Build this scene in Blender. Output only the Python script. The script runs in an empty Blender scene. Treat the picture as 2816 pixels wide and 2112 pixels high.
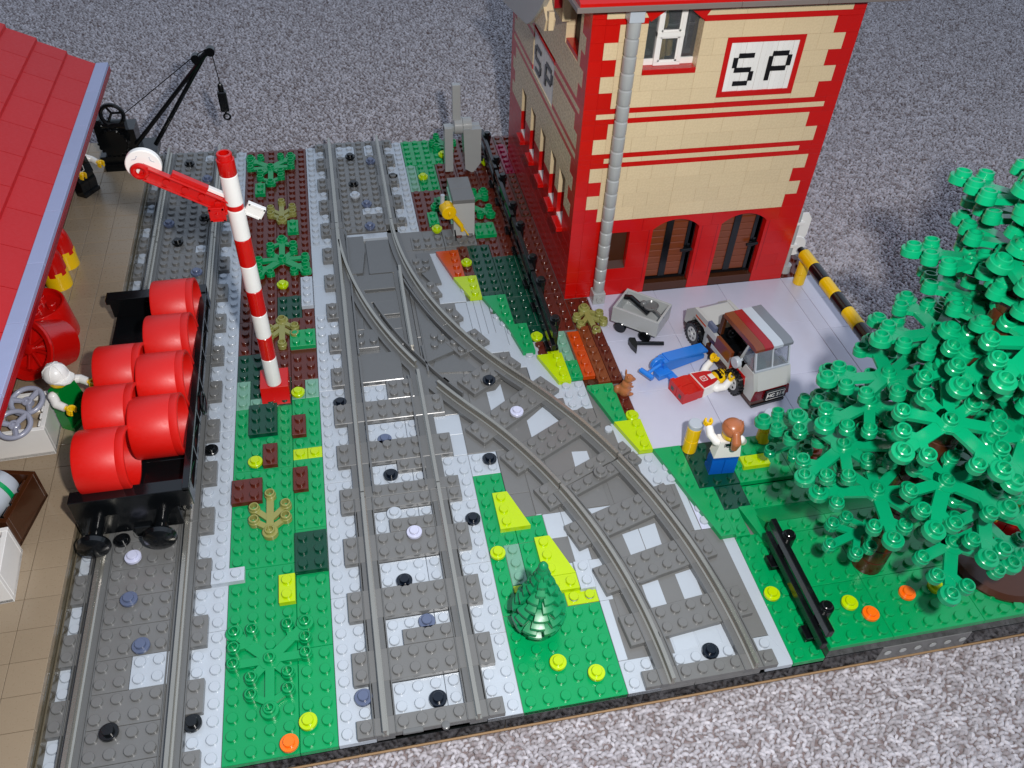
import bpy, bmesh, math, random
from mathutils import Vector, Matrix
random.seed(7)
D = bpy.data
SC = bpy.context.scene
COL = SC.collection
PI = math.pi

# ---------------------------------------------------------------- camera, world, flash, exposure
cam_d = D.cameras.new('camera'); cam = D.objects.new('camera', cam_d); COL.objects.link(cam)
cam.location = (9.6072, -19.9744, 45.2250)
cam.rotation_euler = (0.801402, -0.036913, -0.199319)
cam_d.sensor_width = 36.0; cam_d.sensor_fit = 'HORIZONTAL'
cam_d.lens = 2331.65 / 2816 * 36.0
cam_d.clip_start = 0.5; cam_d.clip_end = 600
SC.camera = cam
SC.render.resolution_x, SC.render.resolution_y = 1024, 768
W = D.worlds.new('World'); SC.world = W; W.use_nodes = True
wn_, wl_ = W.node_tree.nodes, W.node_tree.links
bg = wn_['Background']; bg.inputs[0].default_value = (0.60, 0.71, 0.88, 1)
# soft room daylight: gradient added, brighter from far right, to darken the left wall
tcw = wn_.new('ShaderNodeTexCoord'); dt = wn_.new('ShaderNodeVectorMath'); dt.operation = 'DOT_PRODUCT'; dt.inputs[1].default_value = (0.62, 0.42, 0.66)
mrw = wn_.new('ShaderNodeMapRange'); mrw.interpolation_type = 'SMOOTHSTEP'; mrw.inputs[1].default_value = -0.6; mrw.inputs[2].default_value = 1.0; mrw.inputs[3].default_value = 0.05; mrw.inputs[4].default_value = 0.98
wl_.new(tcw.outputs['Generated'], dt.inputs[0]); wl_.new(dt.outputs['Value'], mrw.inputs[0]); wl_.new(mrw.outputs[0], bg.inputs[1])
def lamp(name, loc, target, size, power, color):
    d = D.lights.new(name, 'AREA'); d.shape = 'DISK'; d.size = size; d.energy = power; d.color = color
    o = D.objects.new(name, d); COL.objects.link(o); o.location = loc
    o.rotation_euler = (Vector(target) - Vector(loc)).to_track_quat('-Z', 'Y').to_euler()
    return o
lamp('camera_flash', (16.6, -20.0, 48.6), (22, 34, 0), 2.2, 39500, (1.0, 0.97, 0.94))
SC.view_settings.view_transform = 'Standard'; SC.view_settings.look = 'None'
SC.view_settings.exposure = 0.0; SC.view_settings.gamma = 1.0
SC.cycles.use_denoising = True
SC.cycles.max_bounces = 6

# ---------------------------------------------------------------- materials
def lin(c): return tuple(((v/255)/12.92 if v/255 <= 0.04045 else ((v/255+0.055)/1.055)**2.4) for v in c)
MATS = {}
def plastic(name, rgb, rough=0.22, var=0.05, metal=0.0, trans=0.0, alpha=1.0, coat=0.0, linear=False, bump=0.012):
    m = D.materials.new(name); m.use_nodes = True; nt = m.node_tree; N = nt.nodes; L = nt.links
    b = N['Principled BSDF']; c = rgb if linear else lin(rgb)
    tc = N.new('ShaderNodeTexCoord'); ns = N.new('ShaderNodeTexNoise'); ns.inputs['Scale'].default_value = 1.3; ns.inputs['Detail'].default_value = 6
    L.new(tc.outputs['Object'], ns.inputs['Vector'])
    oi = N.new('ShaderNodeObjectInfo')
    add = N.new('ShaderNodeMath'); add.operation = 'ADD'; L.new(ns.outputs['Fac'], add.inputs[0]); L.new(oi.outputs['Random'], add.inputs[1])
    mr = N.new('ShaderNodeMapRange'); mr.inputs[1].default_value = 0.3; mr.inputs[2].default_value = 1.7
    mr.inputs[3].default_value = 1-var; mr.inputs[4].default_value = 1+var; L.new(add.outputs[0], mr.inputs[0])
    hv = N.new('ShaderNodeHueSaturation'); hv.inputs['Color'].default_value = (*c, 1); L.new(mr.outputs[0], hv.inputs['Value'])
    L.new(hv.outputs[0], b.inputs['Base Color'])
    n2 = N.new('ShaderNodeTexNoise'); n2.inputs['Scale'].default_value = 5; n2.inputs['Detail'].default_value = 8; L.new(tc.outputs['Object'], n2.inputs['Vector'])
    r2 = N.new('ShaderNodeMapRange'); r2.inputs[3].default_value = rough*0.75; r2.inputs[4].default_value = rough*1.35
    L.new(n2.outputs['Fac'], r2.inputs[0]); L.new(r2.outputs[0], b.inputs['Roughness'])
    if bump:
        n3 = N.new('ShaderNodeTexNoise'); n3.inputs['Scale'].default_value = 2.2; n3.inputs['Detail'].default_value = 3; L.new(tc.outputs['Object'], n3.inputs['Vector'])
        bp = N.new('ShaderNodeBump'); bp.inputs['Strength'].default_value = 0.25; bp.inputs['Distance'].default_value = bump
        L.new(n3.outputs['Fac'], bp.inputs['Height']); L.new(bp.outputs[0], b.inputs['Normal'])
    b.inputs['Metallic'].default_value = metal; b.inputs['IOR'].default_value = 1.53
    b.inputs['Transmission Weight'].default_value = trans
    b.inputs['Coat Weight'].default_value = coat
    if not trans and not metal:
        b.inputs['Subsurface Weight'].default_value = 0.0
    MATS[name] = m
    return m
P = plastic
P('green', (0, 146, 82)); P('tree_green', (4, 144, 96)); P('pine_green', (0, 126, 76), rough=0.34); P('stone_grey', (112, 117, 124)); P('dark_green', (4, 62, 44)); P('sand_green', (112, 160, 138)); P('fig_green', (0, 122, 45))
P('red', (192, 13, 8)); P('dark_red', (140, 8, 18)); P('brown', (88, 34, 22)); P('dark_brown', (66, 34, 16)); P('red_brown', (116, 56, 26))
P('light_grey', (176, 184, 193)); P('warm_grey', (178, 180, 178)); P('dark_grey', (110, 110, 109)); P('tile_lilac', (188, 189, 206)); P('track_grey', (101, 102, 102))
P('tan', (214, 193, 156), rough=0.26); P('dark_tan', (146, 129, 107), rough=0.28); P('olive', (140, 139, 76)); P('lime', (176, 204, 0)); P('orange', (244, 110, 14)); P('dark_orange', (186, 66, 10))
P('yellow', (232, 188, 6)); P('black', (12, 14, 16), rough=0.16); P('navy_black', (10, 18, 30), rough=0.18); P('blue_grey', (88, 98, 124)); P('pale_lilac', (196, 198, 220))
P('white', (232, 230, 226)); P('blue', (40, 122, 214)); P('fig_blue', (10, 84, 176)); P('hair', (172, 102, 64), rough=0.3); P('nougat', (166, 102, 62), rough=0.3)
P('purple_grey', (152, 155, 172)); P('pipe_grey', (164, 167, 167)); P('bg_black', (8, 11, 10), rough=0.12); P('magenta', (120, 10, 50)); P('hub_grey', (190, 192, 192), rough=0.3)
P('rail', (168, 165, 156), rough=0.25, metal=0.7); P('chrome', (200, 190, 160), rough=0.12, metal=1.0)
P('slab_grey', (60, 66, 62), rough=0.15); P('eaves_grey', (120, 110, 105)); P('roof_red', (186, 8, 14), rough=0.55); P('drum_red', (206, 16, 6), rough=0.42); P('stripe_lilac', (150, 158, 190), rough=0.35); P('wood', (150, 120, 86), rough=0.6)
P('trans_red', (150, 6, 20), trans=0.6, rough=0.08, bump=0)
P('glass', (225, 230, 235), trans=0.95, rough=0.05, var=0.0, bump=0); P('clear_tan', (120, 110, 90), trans=0.45, rough=0.1, bump=0)
P('interior_dark', (40, 30, 24), rough=0.6); P('ochre', (170, 140, 80), rough=0.4); P('print_red', (190, 20, 30)); P('strawberry', (214, 16, 20), rough=0.35)

def carpet_mat(name, inst):
    m = D.materials.new(name); m.use_nodes = True; nt = m.node_tree; N = nt.nodes; L = nt.links
    b = N['Principled BSDF']; b.inputs['Roughness'].default_value = 0.85
    b.inputs['Sheen Weight'].default_value = 0.25 if inst else 0.1
    cr = N.new('ShaderNodeValToRGB'); e = cr.color_ramp.elements
    e[0].position = 0.0; e[0].color = (*lin((88, 72, 70)), 1); e[1].position = 1.0; e[1].color = (*lin((212, 208, 212)), 1)
    for p, c in ((0.2, (122, 108, 108)), (0.34, (150, 144, 148)), (0.6, (178, 174, 180)), (0.82, (200, 196, 202))):
        x = cr.color_ramp.elements.new(p); x.color = (*lin(c), 1)
    geo = N.new('ShaderNodeNewGeometry')
    if inst:
        oi = N.new('ShaderNodeObjectInfo'); ns = N.new('ShaderNodeTexNoise'); ns.inputs['Scale'].default_value = 1.6; ns.inputs['Detail'].default_value = 4
        L.new(geo.outputs['Position'], ns.inputs['Vector'])
        mx = N.new('ShaderNodeMath'); mx.operation = 'MULTIPLY_ADD'; mx.inputs[1].default_value = 0.42
        sub = N.new('ShaderNodeMath'); sub.operation = 'MULTIPLY_ADD'; sub.inputs[1].default_value = 0.8; sub.inputs[2].default_value = -0.09
        L.new(ns.outputs['Fac'], sub.inputs[0]); L.new(oi.outputs['Random'], mx.inputs[0]); L.new(sub.outputs[0], mx.inputs[2])
        L.new(mx.outputs[0], cr.inputs[0]); L.new(cr.outputs[0], b.inputs['Base Color'])
        n2 = N.new('ShaderNodeTexNoise'); n2.inputs['Scale'].default_value = 14; L.new(geo.outputs['Position'], n2.inputs['Vector'])
        bp = N.new('ShaderNodeBump'); bp.inputs['Strength'].default_value = 0.6; bp.inputs['Distance'].default_value = 0.05
        L.new(n2.outputs['Fac'], bp.inputs['Height']); L.new(bp.outputs[0], b.inputs['Normal'])
    else:
        ns = N.new('ShaderNodeTexNoise'); ns.inputs['Scale'].default_value = 2.6; ns.inputs['Detail'].default_value = 4; L.new(geo.outputs['Position'], ns.inputs['Vector'])
        dk = N.new('ShaderNodeMath'); dk.operation = 'MULTIPLY'; dk.inputs[1].default_value = 0.4; L.new(ns.outputs['Fac'], dk.inputs[0]); L.new(dk.outputs[0], cr.inputs[0])  # backing colour darkened to paint the shade between pile loops
        mm = N.new('ShaderNodeMix'); mm.data_type = 'RGBA'; mm.inputs[0].default_value = 0.0; L.new(cr.outputs[0], mm.inputs[6]); L.new(mm.outputs[2], b.inputs['Base Color'])
        L.new(cr.outputs[0], b.inputs['Base Color'])
    MATS[name] = m
carpet_mat('carpet_pile', True); carpet_mat('carpet_back', False)

# ---------------------------------------------------------------- mesh builder
class MB:
    def __init__(s): s.v = []; s.f = []; s.M = None
    def add(s, vs, fs):
        n = len(s.v)
        if s.M is not None: vs = [s.M @ Vector(q) for q in vs]
        s.v += [tuple(q) for q in vs]; s.f += [tuple(i+n for i in f) for f in fs]; return s
    def box(s, x0, y0, z0, x1, y1, z1, c=0.0):
        if c <= 0:
            vs = [(x0,y0,z0),(x1,y0,z0),(x1,y1,z0),(x0,y1,z0),(x0,y0,z1),(x1,y0,z1),(x1,y1,z1),(x0,y1,z1)]
            return s.add(vs, [(0,3,2,1),(4,5,6,7),(0,1,5,4),(1,2,6,5),(2,3,7,6),(3,0,4,7)])
        # every edge chamfered
        vs = []; idx = {}
        X = (x0, x1); Y = (y0, y1); Z = (z0, z1)
        for i in (0,1):
            for j in (0,1):
                for k in (0,1):
                    sx = c if i == 0 else -c; sy = c if j == 0 else -c; sz = c if k == 0 else -c
                    idx[(i,j,k,0)] = len(vs); vs.append((X[i], Y[j]+sy, Z[k]+sz))
                    idx[(i,j,k,1)] = len(vs); vs.append((X[i]+sx, Y[j], Z[k]+sz))
                    idx[(i,j,k,2)] = len(vs); vs.append((X[i]+sx, Y[j]+sy, Z[k]))
        g = idx; fs = []
        def q(*a): fs.append(tuple(g[t] for t in a))
        for i in (0,1):
            r = [(i,0,0,0),(i,1,0,0),(i,1,1,0),(i,0,1,0)]; q(*(r if i else r[::-1]))
            r = [(0,i,0,1),(0,i,1,1),(1,i,1,1),(1,i,0,1)]; q(*(r if i else r[::-1]))
            r = [(0,0,i,2),(1,0,i,2),(1,1,i,2),(0,1,i,2)]; q(*(r if i else r[::-1]))
        for i in (0,1):
            for j in (0,1):
                a = [(i,j,0,0),(i,j,0,1),(i,j,1,1),(i,j,1,0)]; q(*(a if (i+j) % 2 else a[::-1]))
                a = [(i,0,j,0),(i,0,j,2),(i,1,j,2),(i,1,j,0)]; q(*(a[::-1] if (i+j) % 2 else a))
                a = [(0,i,j,1),(0,i,j,2),(1,i,j,2),(1,i,j,1)]; q(*(a if (i+j) % 2 else a[::-1]))
                for k in (0,1):
                    a = [(i,j,k,0),(i,j,k,1),(i,j,k,2)]; q(*(a if (i+j+k) % 2 else a[::-1]))
        return s.add(vs, fs)
    def lathe(s, prof, n=20, c=(0,0,0), axis='Z', a0=0.0, cap0=True, cap1=True):
        vs = []; fs = []
        for r, z in prof:
            for i in range(n):
                a = a0 + 2*PI*i/n; x, y = r*math.cos(a), r*math.sin(a)
                p = (x, y, z) if axis == 'Z' else ((z, x, y) if axis == 'X' else (y, z, x))
                vs.append((p[0]+c[0], p[1]+c[1], p[2]+c[2]))
        m = len(prof)
        for k in range(m-1):
            for i in range(n):
                j = (i+1) % n; fs.append((k*n+i, k*n+j, (k+1)*n+j, (k+1)*n+i))
        if cap0: fs.append(tuple(range(n))[::-1])
        if cap1: fs.append(tuple((m-1)*n+i for i in range(n)))
        return s.add(vs, fs)
    def stud(s, x, y, z, n=14):
        return s.lathe([(0.30, z-0.01), (0.30, z+0.175), (0.275, z+0.205)], n, (x, y, 0), cap0=False)
    def tube(s, p0, p1, r0, r1=None, n=12, caps=True):
        r1 = r0 if r1 is None else r1; p0 = Vector(p0); p1 = Vector(p1); d = (p1-p0).normalized()
        u = d.orthogonal().normalized(); w = d.cross(u); vs = []
        for p, r in ((p0, r0), (p1, r1)):
            for i in range(n):
                a = 2*PI*i/n; vs.append(p + u*r*math.cos(a) + w*r*math.sin(a))
        fs = [(i, (i+1) % n, n+(i+1) % n, n+i) for i in range(n)]
        if caps: fs += [tuple(range(n))[::-1], tuple(range(n, 2*n))]
        return s.add(vs, fs)
    def path(s, pts, r, n=8):
        for a, b in zip(pts, pts[1:]): s.tube(a, b, r, n=n)
        for p in pts[1:-1]: s.ball(p, r, n, n//2)
        return s
    def ball(s, c, r, n=14, m=8, sc=(1,1,1)):
        prof = [(r*math.sin(PI*(k+0.5)/m), -r*math.cos(PI*(k+0.5)/m)) for k in range(m)]
        vs = []; fs = []
        for pr, z in prof:
            for i in range(n):
                a = 2*PI*i/n; vs.append((c[0]+pr*math.cos(a)*sc[0], c[1]+pr*math.sin(a)*sc[1], c[2]+z*sc[2]))
        for k in range(m-1):
            for i in range(n):
                j = (i+1) % n; fs.append((k*n+i, k*n+j, (k+1)*n+j, (k+1)*n+i))
        fs.append(tuple(range(n))[::-1]); fs.append(tuple((m-1)*n+i for i in range(n)))
        return s.add(vs, fs)
    def torus(s, c, R, r, n=28, m=10, axis='Z'):
        vs = []; fs = []
        for i in range(n):
            a = 2*PI*i/n
            for j in range(m):
                b = 2*PI*j/m; q = (R+r*math.cos(b)); x, y, z = q*math.cos(a), q*math.sin(a), r*math.sin(b)
                p = (x, y, z) if axis == 'Z' else ((z, x, y) if axis == 'X' else (y, z, x))
                vs.append((p[0]+c[0], p[1]+c[1], p[2]+c[2]))
        for i in range(n):
            for j in range(m):
                fs.append((i*m+j, ((i+1) % n)*m+j, ((i+1) % n)*m+(j+1) % m, i*m+(j+1) % m))
        return s.add(vs, fs)
    def prism(s, poly, a0, a1, axis='Z'):
        n = len(poly)
        def mk(p, a): return (p[0], p[1], a) if axis == 'Z' else ((a, p[0], p[1]) if axis == 'X' else (p[0], a, p[1]))
        vs = [mk(p, a0) for p in poly] + [mk(p, a1) for p in poly]
        fs = [tuple(range(n))[::-1], tuple(range(n, 2*n))] + [(i, (i+1) % n, n+(i+1) % n, n+i) for i in range(n)]
        return s.add(vs, fs)
    def sweep(s, pts, prof, closed=False):
        """profile (offset, z) swept along xy points"""
        vs = []; fs = []; n = len(prof)
        for i, p in enumerate(pts):
            a = Vector(pts[max(i-1, 0)][:2]); b = Vector(pts[min(i+1, len(pts)-1)][:2]); d = (b-a).normalized(); nr = Vector((d.y, -d.x))
            for o, z in prof: vs.append((p[0]+nr.x*o, p[1]+nr.y*o, z))
        for i in range(len(pts)-1):
            for j in range(n):
                k = (j+1) % n; fs.append((i*n+j, (i+1)*n+j, (i+1)*n+k, i*n+k))
        fs.append(tuple(range(n))); fs.append(tuple((len(pts)-1)*n+i for i in range(n))[::-1])
        return s.add(vs, fs)
    def mesh(s, name, mat, angle=32):
        me = D.meshes.new(name); me.from_pydata(s.v, [], s.f)
        bm = bmesh.new(); bm.from_mesh(me); bmesh.ops.recalc_face_normals(bm, faces=bm.faces); bm.to_mesh(me); bm.free()
        me.materials.append(MATS[mat]); me.shade_smooth(); me.set_sharp_from_angle(angle=math.radians(angle))
        return me

def link(name, me, parent=None, loc=(0,0,0), rz=0.0):
    o = D.objects.new(name, me); COL.objects.link(o); o.location = loc; o.rotation_euler = (0, 0, rz)
    if parent is not None: o.parent = parent
    return o
def obj(name, mb, mat, parent=None, loc=(0,0,0), rz=0.0, angle=32): return link(name, mb.mesh(name, mat, angle), parent, loc, rz)
def tag(o, label, cat, group=None):
    o['label'] = label; o['category'] = cat
    if group: o['group'] = group
    return o
def thing(name, label, cat, loc=(0,0,0), rz=0.0, group=None):
    return tag(link(name, None, None, loc, rz), label, cat, group)
CACHE = {}
def cached(key, fn):
    if key not in CACHE: CACHE[key] = fn()
    return CACHE[key]

# ---------------------------------------------------------------- carpet
bed = MB().box(-90, -40, -3.0, 170, 175, -2.35)
carpet = obj('carpet', bed, 'carpet_back'); carpet['kind'] = 'structure'
def carpet_pile():
    rnd = random.Random(3); vs = []
    def fill(x0, x1, y0, y1, p, q):
        y = y0
        while y < y1:
            x = x0 + rnd.random()*p
            while x < x1:
                if not (-22 < x < 49 and 1.0 < y < 62): vs.append((x+rnd.uniform(-.33,.33)*p, y+rnd.uniform(-.2,.2)*q, -2.3+rnd.uniform(-.05,.05)))
                x += p
            y += q
    fill(-45, 60, -16, 66, 0.33, 0.25)
    fill(-60, -22, 66, 132, 0.42, 0.36); fill(-22, 135, 66, 132, 0.42, 0.34); fill(60, 135, 12, 66, 0.38, 0.30)
    me = D.meshes.new('pile'); me.from_pydata(vs, [], [])
    o = link('pile', me, carpet); o['kind'] = 'stuff'
    ng = D.node_groups.new('pile_loops', 'GeometryNodeTree')
    ng.interface.new_socket('Geometry', in_out='INPUT', socket_type='NodeSocketGeometry'); ng.interface.new_socket('Geometry', in_out='OUTPUT', socket_type='NodeSocketGeometry')
    N = ng.nodes; L = ng.links
    gi = N.new('NodeGroupInput'); go = N.new('NodeGroupOutput'); arcn = N.new('GeometryNodeCurveArc'); arcn.inputs['Resolution'].default_value = 6; arcn.inputs['Radius'].default_value = 0.12; arcn.inputs['Start Angle'].default_value = -0.5; arcn.inputs['Sweep Angle'].default_value = 4.14
    cc = N.new('GeometryNodeCurvePrimitiveCircle'); cc.inputs['Resolution'].default_value = 6; cc.inputs['Radius'].default_value = 0.108
    ico = N.new('GeometryNodeCurveToMesh'); L0_ = ng.links; L0_.new(arcn.outputs[0], ico.inputs[0]); L0_.new(cc.outputs[0], ico.inputs[1])
    tr = N.new('GeometryNodeTransform'); tr.inputs['Rotation'].default_value = (PI/2, 0, 0); tr.inputs['Scale'].default_value = (1.0, 1.0, 1.0)
    sm = N.new('GeometryNodeSetShadeSmooth'); mt = N.new('GeometryNodeSetMaterial'); mt.inputs['Material'].default_value = MATS['carpet_pile']
    io = N.new('GeometryNodeInstanceOnPoints'); rr = N.new('FunctionNodeRandomValue'); rr.data_type = 'FLOAT_VECTOR'
    rr.inputs[0].default_value = (-.6, -.5, -1.1); rr.inputs[1].default_value = (.6, .5, 1.1)
    rs = N.new('FunctionNodeRandomValue'); rs.data_type = 'FLOAT'; rs.inputs[2].default_value = .75; rs.inputs[3].default_value = 1.25
    L.new(ico.outputs['Mesh'], tr.inputs[0]); L.new(tr.outputs[0], sm.inputs[0]); L.new(sm.outputs[0], mt.inputs[0]); L.new(mt.outputs[0], io.inputs['Instance'])
    L.new(gi.outputs[0], io.inputs['Points']); L.new(rr.outputs[0], io.inputs['Rotation']); L.new(rs.outputs[1], io.inputs['Scale']); L.new(io.outputs[0], go.inputs[0])
    md = o.modifiers.new('pile', 'NODES'); md.node_group = ng
carpet_pile()

# ---------------------------------------------------------------- baseboard and plates
ground = obj('ground', MB().box(-26, 0.06, -1.6, 50, 64, -0.42, 0.03), 'bg_black'); ground['kind'] = 'structure'
obj('plywood', MB().box(-26.1, -0.07, -1.74, 50.1, 64.1, -1.61, 0.02), 'wood', ground)

def plate(x, y, w, d, mat, top=0.0, th=0.4, studs=True, skip=(), oy=0.0, parent=None, name='plate', g=0.012):
    """w x d studs, cached by size; skip = stud cells left out"""
    key = ('plate', w, d, mat, th, studs, tuple(skip), oy)
    def mk():
        b = MB().box(g, g, -th, w-g, d-g, 0, 0.025)
        if studs:
            for i in range(int(w)):
                for j in range(int(d)):
                    if (i, j) not in skip: b.stud(i+.5, j+.5+oy, 0)
        return b.mesh(name, mat)
    return link(name, cached(key, mk), parent or ground, (x, y, top))
TC = [0]
def tile(x, y, w, d, mat, top=0.0, th=0.4, name='tile', parent=None):
    TC[0] += 1; return plate(x, y, w, d, mat, top+(TC[0] % 23)*0.0011, th, False, name=name, parent=parent)
def run(x, w, y0, y1, mat, step=8, **k):
    y = y0
    while y < y1:
        d = min(step, y1-y); plate(x, y, w, d, mat, **k); y += d
def poly_tile(pts, mat, top=0.0, th=0.4, name='tile', studs=(), parent=None):
    b = MB(); cx = sum(p[0] for p in pts)/len(pts); cy = sum(p[1] for p in pts)/len(pts)
    x0, y0 = pts[0]
    b.prism([(p[0]-x0, p[1]-y0) for p in pts], -th, 0)
    for sx, sy in studs: b.stud(sx-x0, sy-y0, 0)
    return obj(name, b, mat, parent or ground, (x0, y0, top))

# light grey borders
run(-2, 2, 0, 64, 'light_grey', 8); run(-9, 1, 0, 64, 'light_grey', 8)
run(6, 2, 0, 36, 'light_grey', 9); tile(6, 36, 2, 4, 'light_grey'); tile(6, 40, 2, 6, 'light_grey'); run(6, 2, 46, 64, 'light_grey', 6)
# left track, inside filled with dark grey plates flush with the sleepers
for y in range(0, 64, 4):
    pass
lg_cells = {(-5,5):(2,2), (-4,62):(1,1), (-5,57):(1,1), (-4,46):(1,1)}
yy = 0
for y, d in [(0,1),(1,2),(3,2),(5,2),(7,2),(9,2),(11,2),(13,2),(15,2),(17,2),(19,2),(21,2),(23,4),(27,4),(31,4),(35,4),(39,2),(41,3),(44,2),(46,1),(47,3),(50,4),(54,3),(57,1),(58,4),(62,1),(63,1)]:
    if y == 5: plate(-7, 5, 2, 2, 'dark_grey', 0.4); plate(-5, 5, 2, 2, 'light_grey', 0.4)
    elif y == 57: plate(-7, 57, 2, 1, 'dark_grey', 0.4); plate(-5, 57, 1, 1, 'light_grey', 0.4); plate(-4, 57, 1, 1, 'dark_grey', 0.4)
    elif y in (46, 62): plate(-7, y, 3, 1, 'dark_grey', 0.4); plate(-4, y, 1, 1, 'light_grey', 0.4)
    else: plate(-7, y, 4, d, 'dark_grey', 0.4)
# green strip with brown and dark green patches
for y, d in ((0, 12), (12, 4), (16, 4), (20, 6)): plate(0, y, 4, d, 'green')
plate(4, 0, 2, 6, 'green'); plate(4, 6, 2, 5, 'green'); plate(4, 11, 2, 3.5, 'green')
plate(4, 14.5, 2, 6, 'green'); plate(4, 20.5, 1, 1, 'lime'); plate(5, 20.5, 1, 1, 'lime'); plate(4, 21.5, 2, 5, 'green')
plate(0, 26, 1, 3, 'sand_green'); plate(1, 26, 1, 1, 'sand_green'); plate(1, 27, 2, 2, 'dark_green'); plate(0, 29, 2, 3, 'dark_green'); plate(2, 26, 2, 1, 'dark_green')
plate(3, 27, 1, 2, 'dark_green'); plate(4, 26.5, 1, 1, 'sand_green'); plate(5, 26.5, 1, 2, 'sand_green'); plate(4, 27.5, 1, 1, 'brown')
plate(2, 29, 2, 3, 'brown'); plate(4, 28.5, 2, 3.5, 'brown'); plate(0, 32, 1, 4, 'brown'); plate(1, 32, 3, 4, 'brown'); plate(4, 32, 2, 4, 'brown')
plate(0, 36, 3, 4, 'brown'); plate(3, 36, 2, 3, 'dark_green'); plate(5, 36, 1, 6, 'brown'); plate(0, 40, 3, 6, 'brown'); plate(3, 39, 2, 3, 'brown'); plate(3, 42, 3, 6, 'brown')
plate(0, 46, 3, 6, 'brown'); plate(3, 48, 3, 4, 'brown'); plate(0, 52, 4, 6, 'brown'); plate(4, 52, 2, 6, 'brown'); plate(0, 58, 4, 6, 'brown'); plate(4, 58, 2, 6, 'brown')
# pieces one plate higher
plate(1, 23, 2, 3, 'dark_green', .4); plate(4, 22.5, 1, 2, 'brown', .4); plate(2, 20, 1, 2, 'brown', .4); plate(4, 17.5, 1, 2, 'brown', .4); plate(0, 17, 2, 2, 'brown', .4)
plate(4, 11, 2, 3, 'dark_green', .4); plate(3, 9, 1, 2, 'lime', .4); plate(-1, 11, 2, 1, 'light_grey', .4)
plate(5, 37, 1, 4, 'light_grey', .4); plate(4, 32, 2, 2, 'green', .4); plate(4, 48, 1, 2, 'green', .4); plate(1, 55, 1, 2, 'green', .4)
# filler under the tiled floor
for x in range(14, 34, 4):
    for y in range(0, 48, 8):
        if x+4 <= 32 or y >= 8: tile(x, y, 4, 8, 'dark_grey', -.05)
# between the rails of the middle track
for y, w in ((1, 2), (5, 2), (9, 2), (13, 2), (17, 2), (21, 2), (25, 2)):
    plate(9, y, 3, w, 'light_grey', 0.02); plate(12, y, 1, w, 'light_grey', 0.02)
plate(10, 5, 3, 1, 'dark_grey', .4); plate(10, 13, 3, 1, 'dark_grey', .4); plate(11, 18, 2, 1, 'dark_grey', .4); plate(11, 25, 2, 2, 'dark_grey', .4)
for y, d in ((53, 2), (57, 2)): plate(9, y, 4, d, 'dark_grey', .4)
plate(9, 47, 4, 1, 'dark_grey', .4); plate(9, 49, 4, 1, 'dark_grey', .4); plate(9, 50, 2, 1, 'dark_grey', .4); plate(9, 61, 2, 2, 'light_grey', .4); plate(11, 61, 1, 2, 'dark_grey', .4); plate(12, 61, 1, 2, 'light_grey', .4); plate(11, 50, 2, 1, 'light_grey', .4)
tile(8, 0, 1, 16, 'track_grey', 0.1); tile(13, 0, 1, 16, 'track_grey', 0.1); tile(8, 48, 1, 16, 'track_grey', 0.1); tile(13, 48, 1, 16, 'track_grey', 0.1)
tile(-8, 0, 1, 64, 'track_grey', 0.1); tile(-3, 0, 1, 64, 'track_grey', 0.1)
# right border of the middle track
run(14, 2, 0, 15, 'light_grey', 5); plate(14, 15, 2, 4, 'light_grey'); plate(16, 17, 2, 2, 'light_grey'); tile(15, 19, 1, 2, 'light_grey'); tile(14, 21, 2, 2, 'light_grey'); plate(14, 19, 1, 2, 'light_grey')
plate(14, 47, 2, 6, 'light_grey'); plate(14, 53, 2, 6, 'light_grey'); plate(14, 59, 2, 5, 'light_grey')
# island between the two front tracks
plate(16, 11, 2, 6, 'green'); plate(18, 11, 2, 2, 'green'); plate(18, 6, 2, 5, 'green'); plate(16, 6, 1, 5, 'green'); plate(17, 8, 1, 3, 'sand_green', .02); plate(17, 6, 1, 2, 'green'); plate(20, 6, 2, 3, 'light_grey')
plate(16, 0, 6, 6, 'green')
poly_tile([(17,12),(19,12),(18,15),(17,15)], 'lime', .4, studs=[(17.5,14.5),(17.5,13.5),(17.5,12.5)], name='wedge_plate')
poly_tile([(19,8),(21,8),(20,11),(19,11)], 'lime', .4, studs=[(19.5,10.5),(19.5,9.5),(19.5,8.5)], name='wedge_plate')
plate(19, 6.9, 2, 1.1, 'lime', .4); plate(20, 6, 2, 1, 'lime', .05); plate(21, 6.8, 1, 2, 'light_grey', .4); plate(17, 7.4, 1, .5, 'lime', .1, studs=False)
# tiled floor round the branch line
for x, y, w, d, m in [(16,19,3,3,'dark_grey'),(18,15,1.6,4,'dark_grey'),(18,13,1.6,2,'dark_grey'),(19.6,13,1.6,6,'dark_grey'),(21.2,13,3.5,6,'dark_grey'),(14,23,3,5,'dark_grey'),(14,28,3,4,'dark_grey'),(17,22,2,4,'dark_grey'),
    (19,19,6,6,'dark_grey'),(17,26,4,6,'dark_grey'),(19.6,12.99,0.4,2,'light_grey'),(20,11,1.25,1.99,'light_grey'),(21.25,9,1.1,4,'light_grey'),(22.35,8,3,5,'dark_grey'),(22,6,.9,3,'light_grey'),(22.9,3,2.5,5,'dark_grey'),(22,2,.6,4,'light_grey'),
    (25.4,1,4,3,'light_grey'),(25.4,4,4,9,'dark_grey'),(25,13,3,7,'dark_grey'),(14,32,2,12,'dark_grey'),(8,27,6,20,'track_grey'),(14,44,2.2,3,'dark_grey'),(16,32,2,4,'dark_grey'),(16.4,36,2.3,7.3,'light_grey'),(29.3,10,2,4,'dark_grey'),(29.3,2,2,8,'dark_grey')]:
    tile(x, y, w, d, m, 0.0 if m != 'light_grey' else 0.012)
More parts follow.
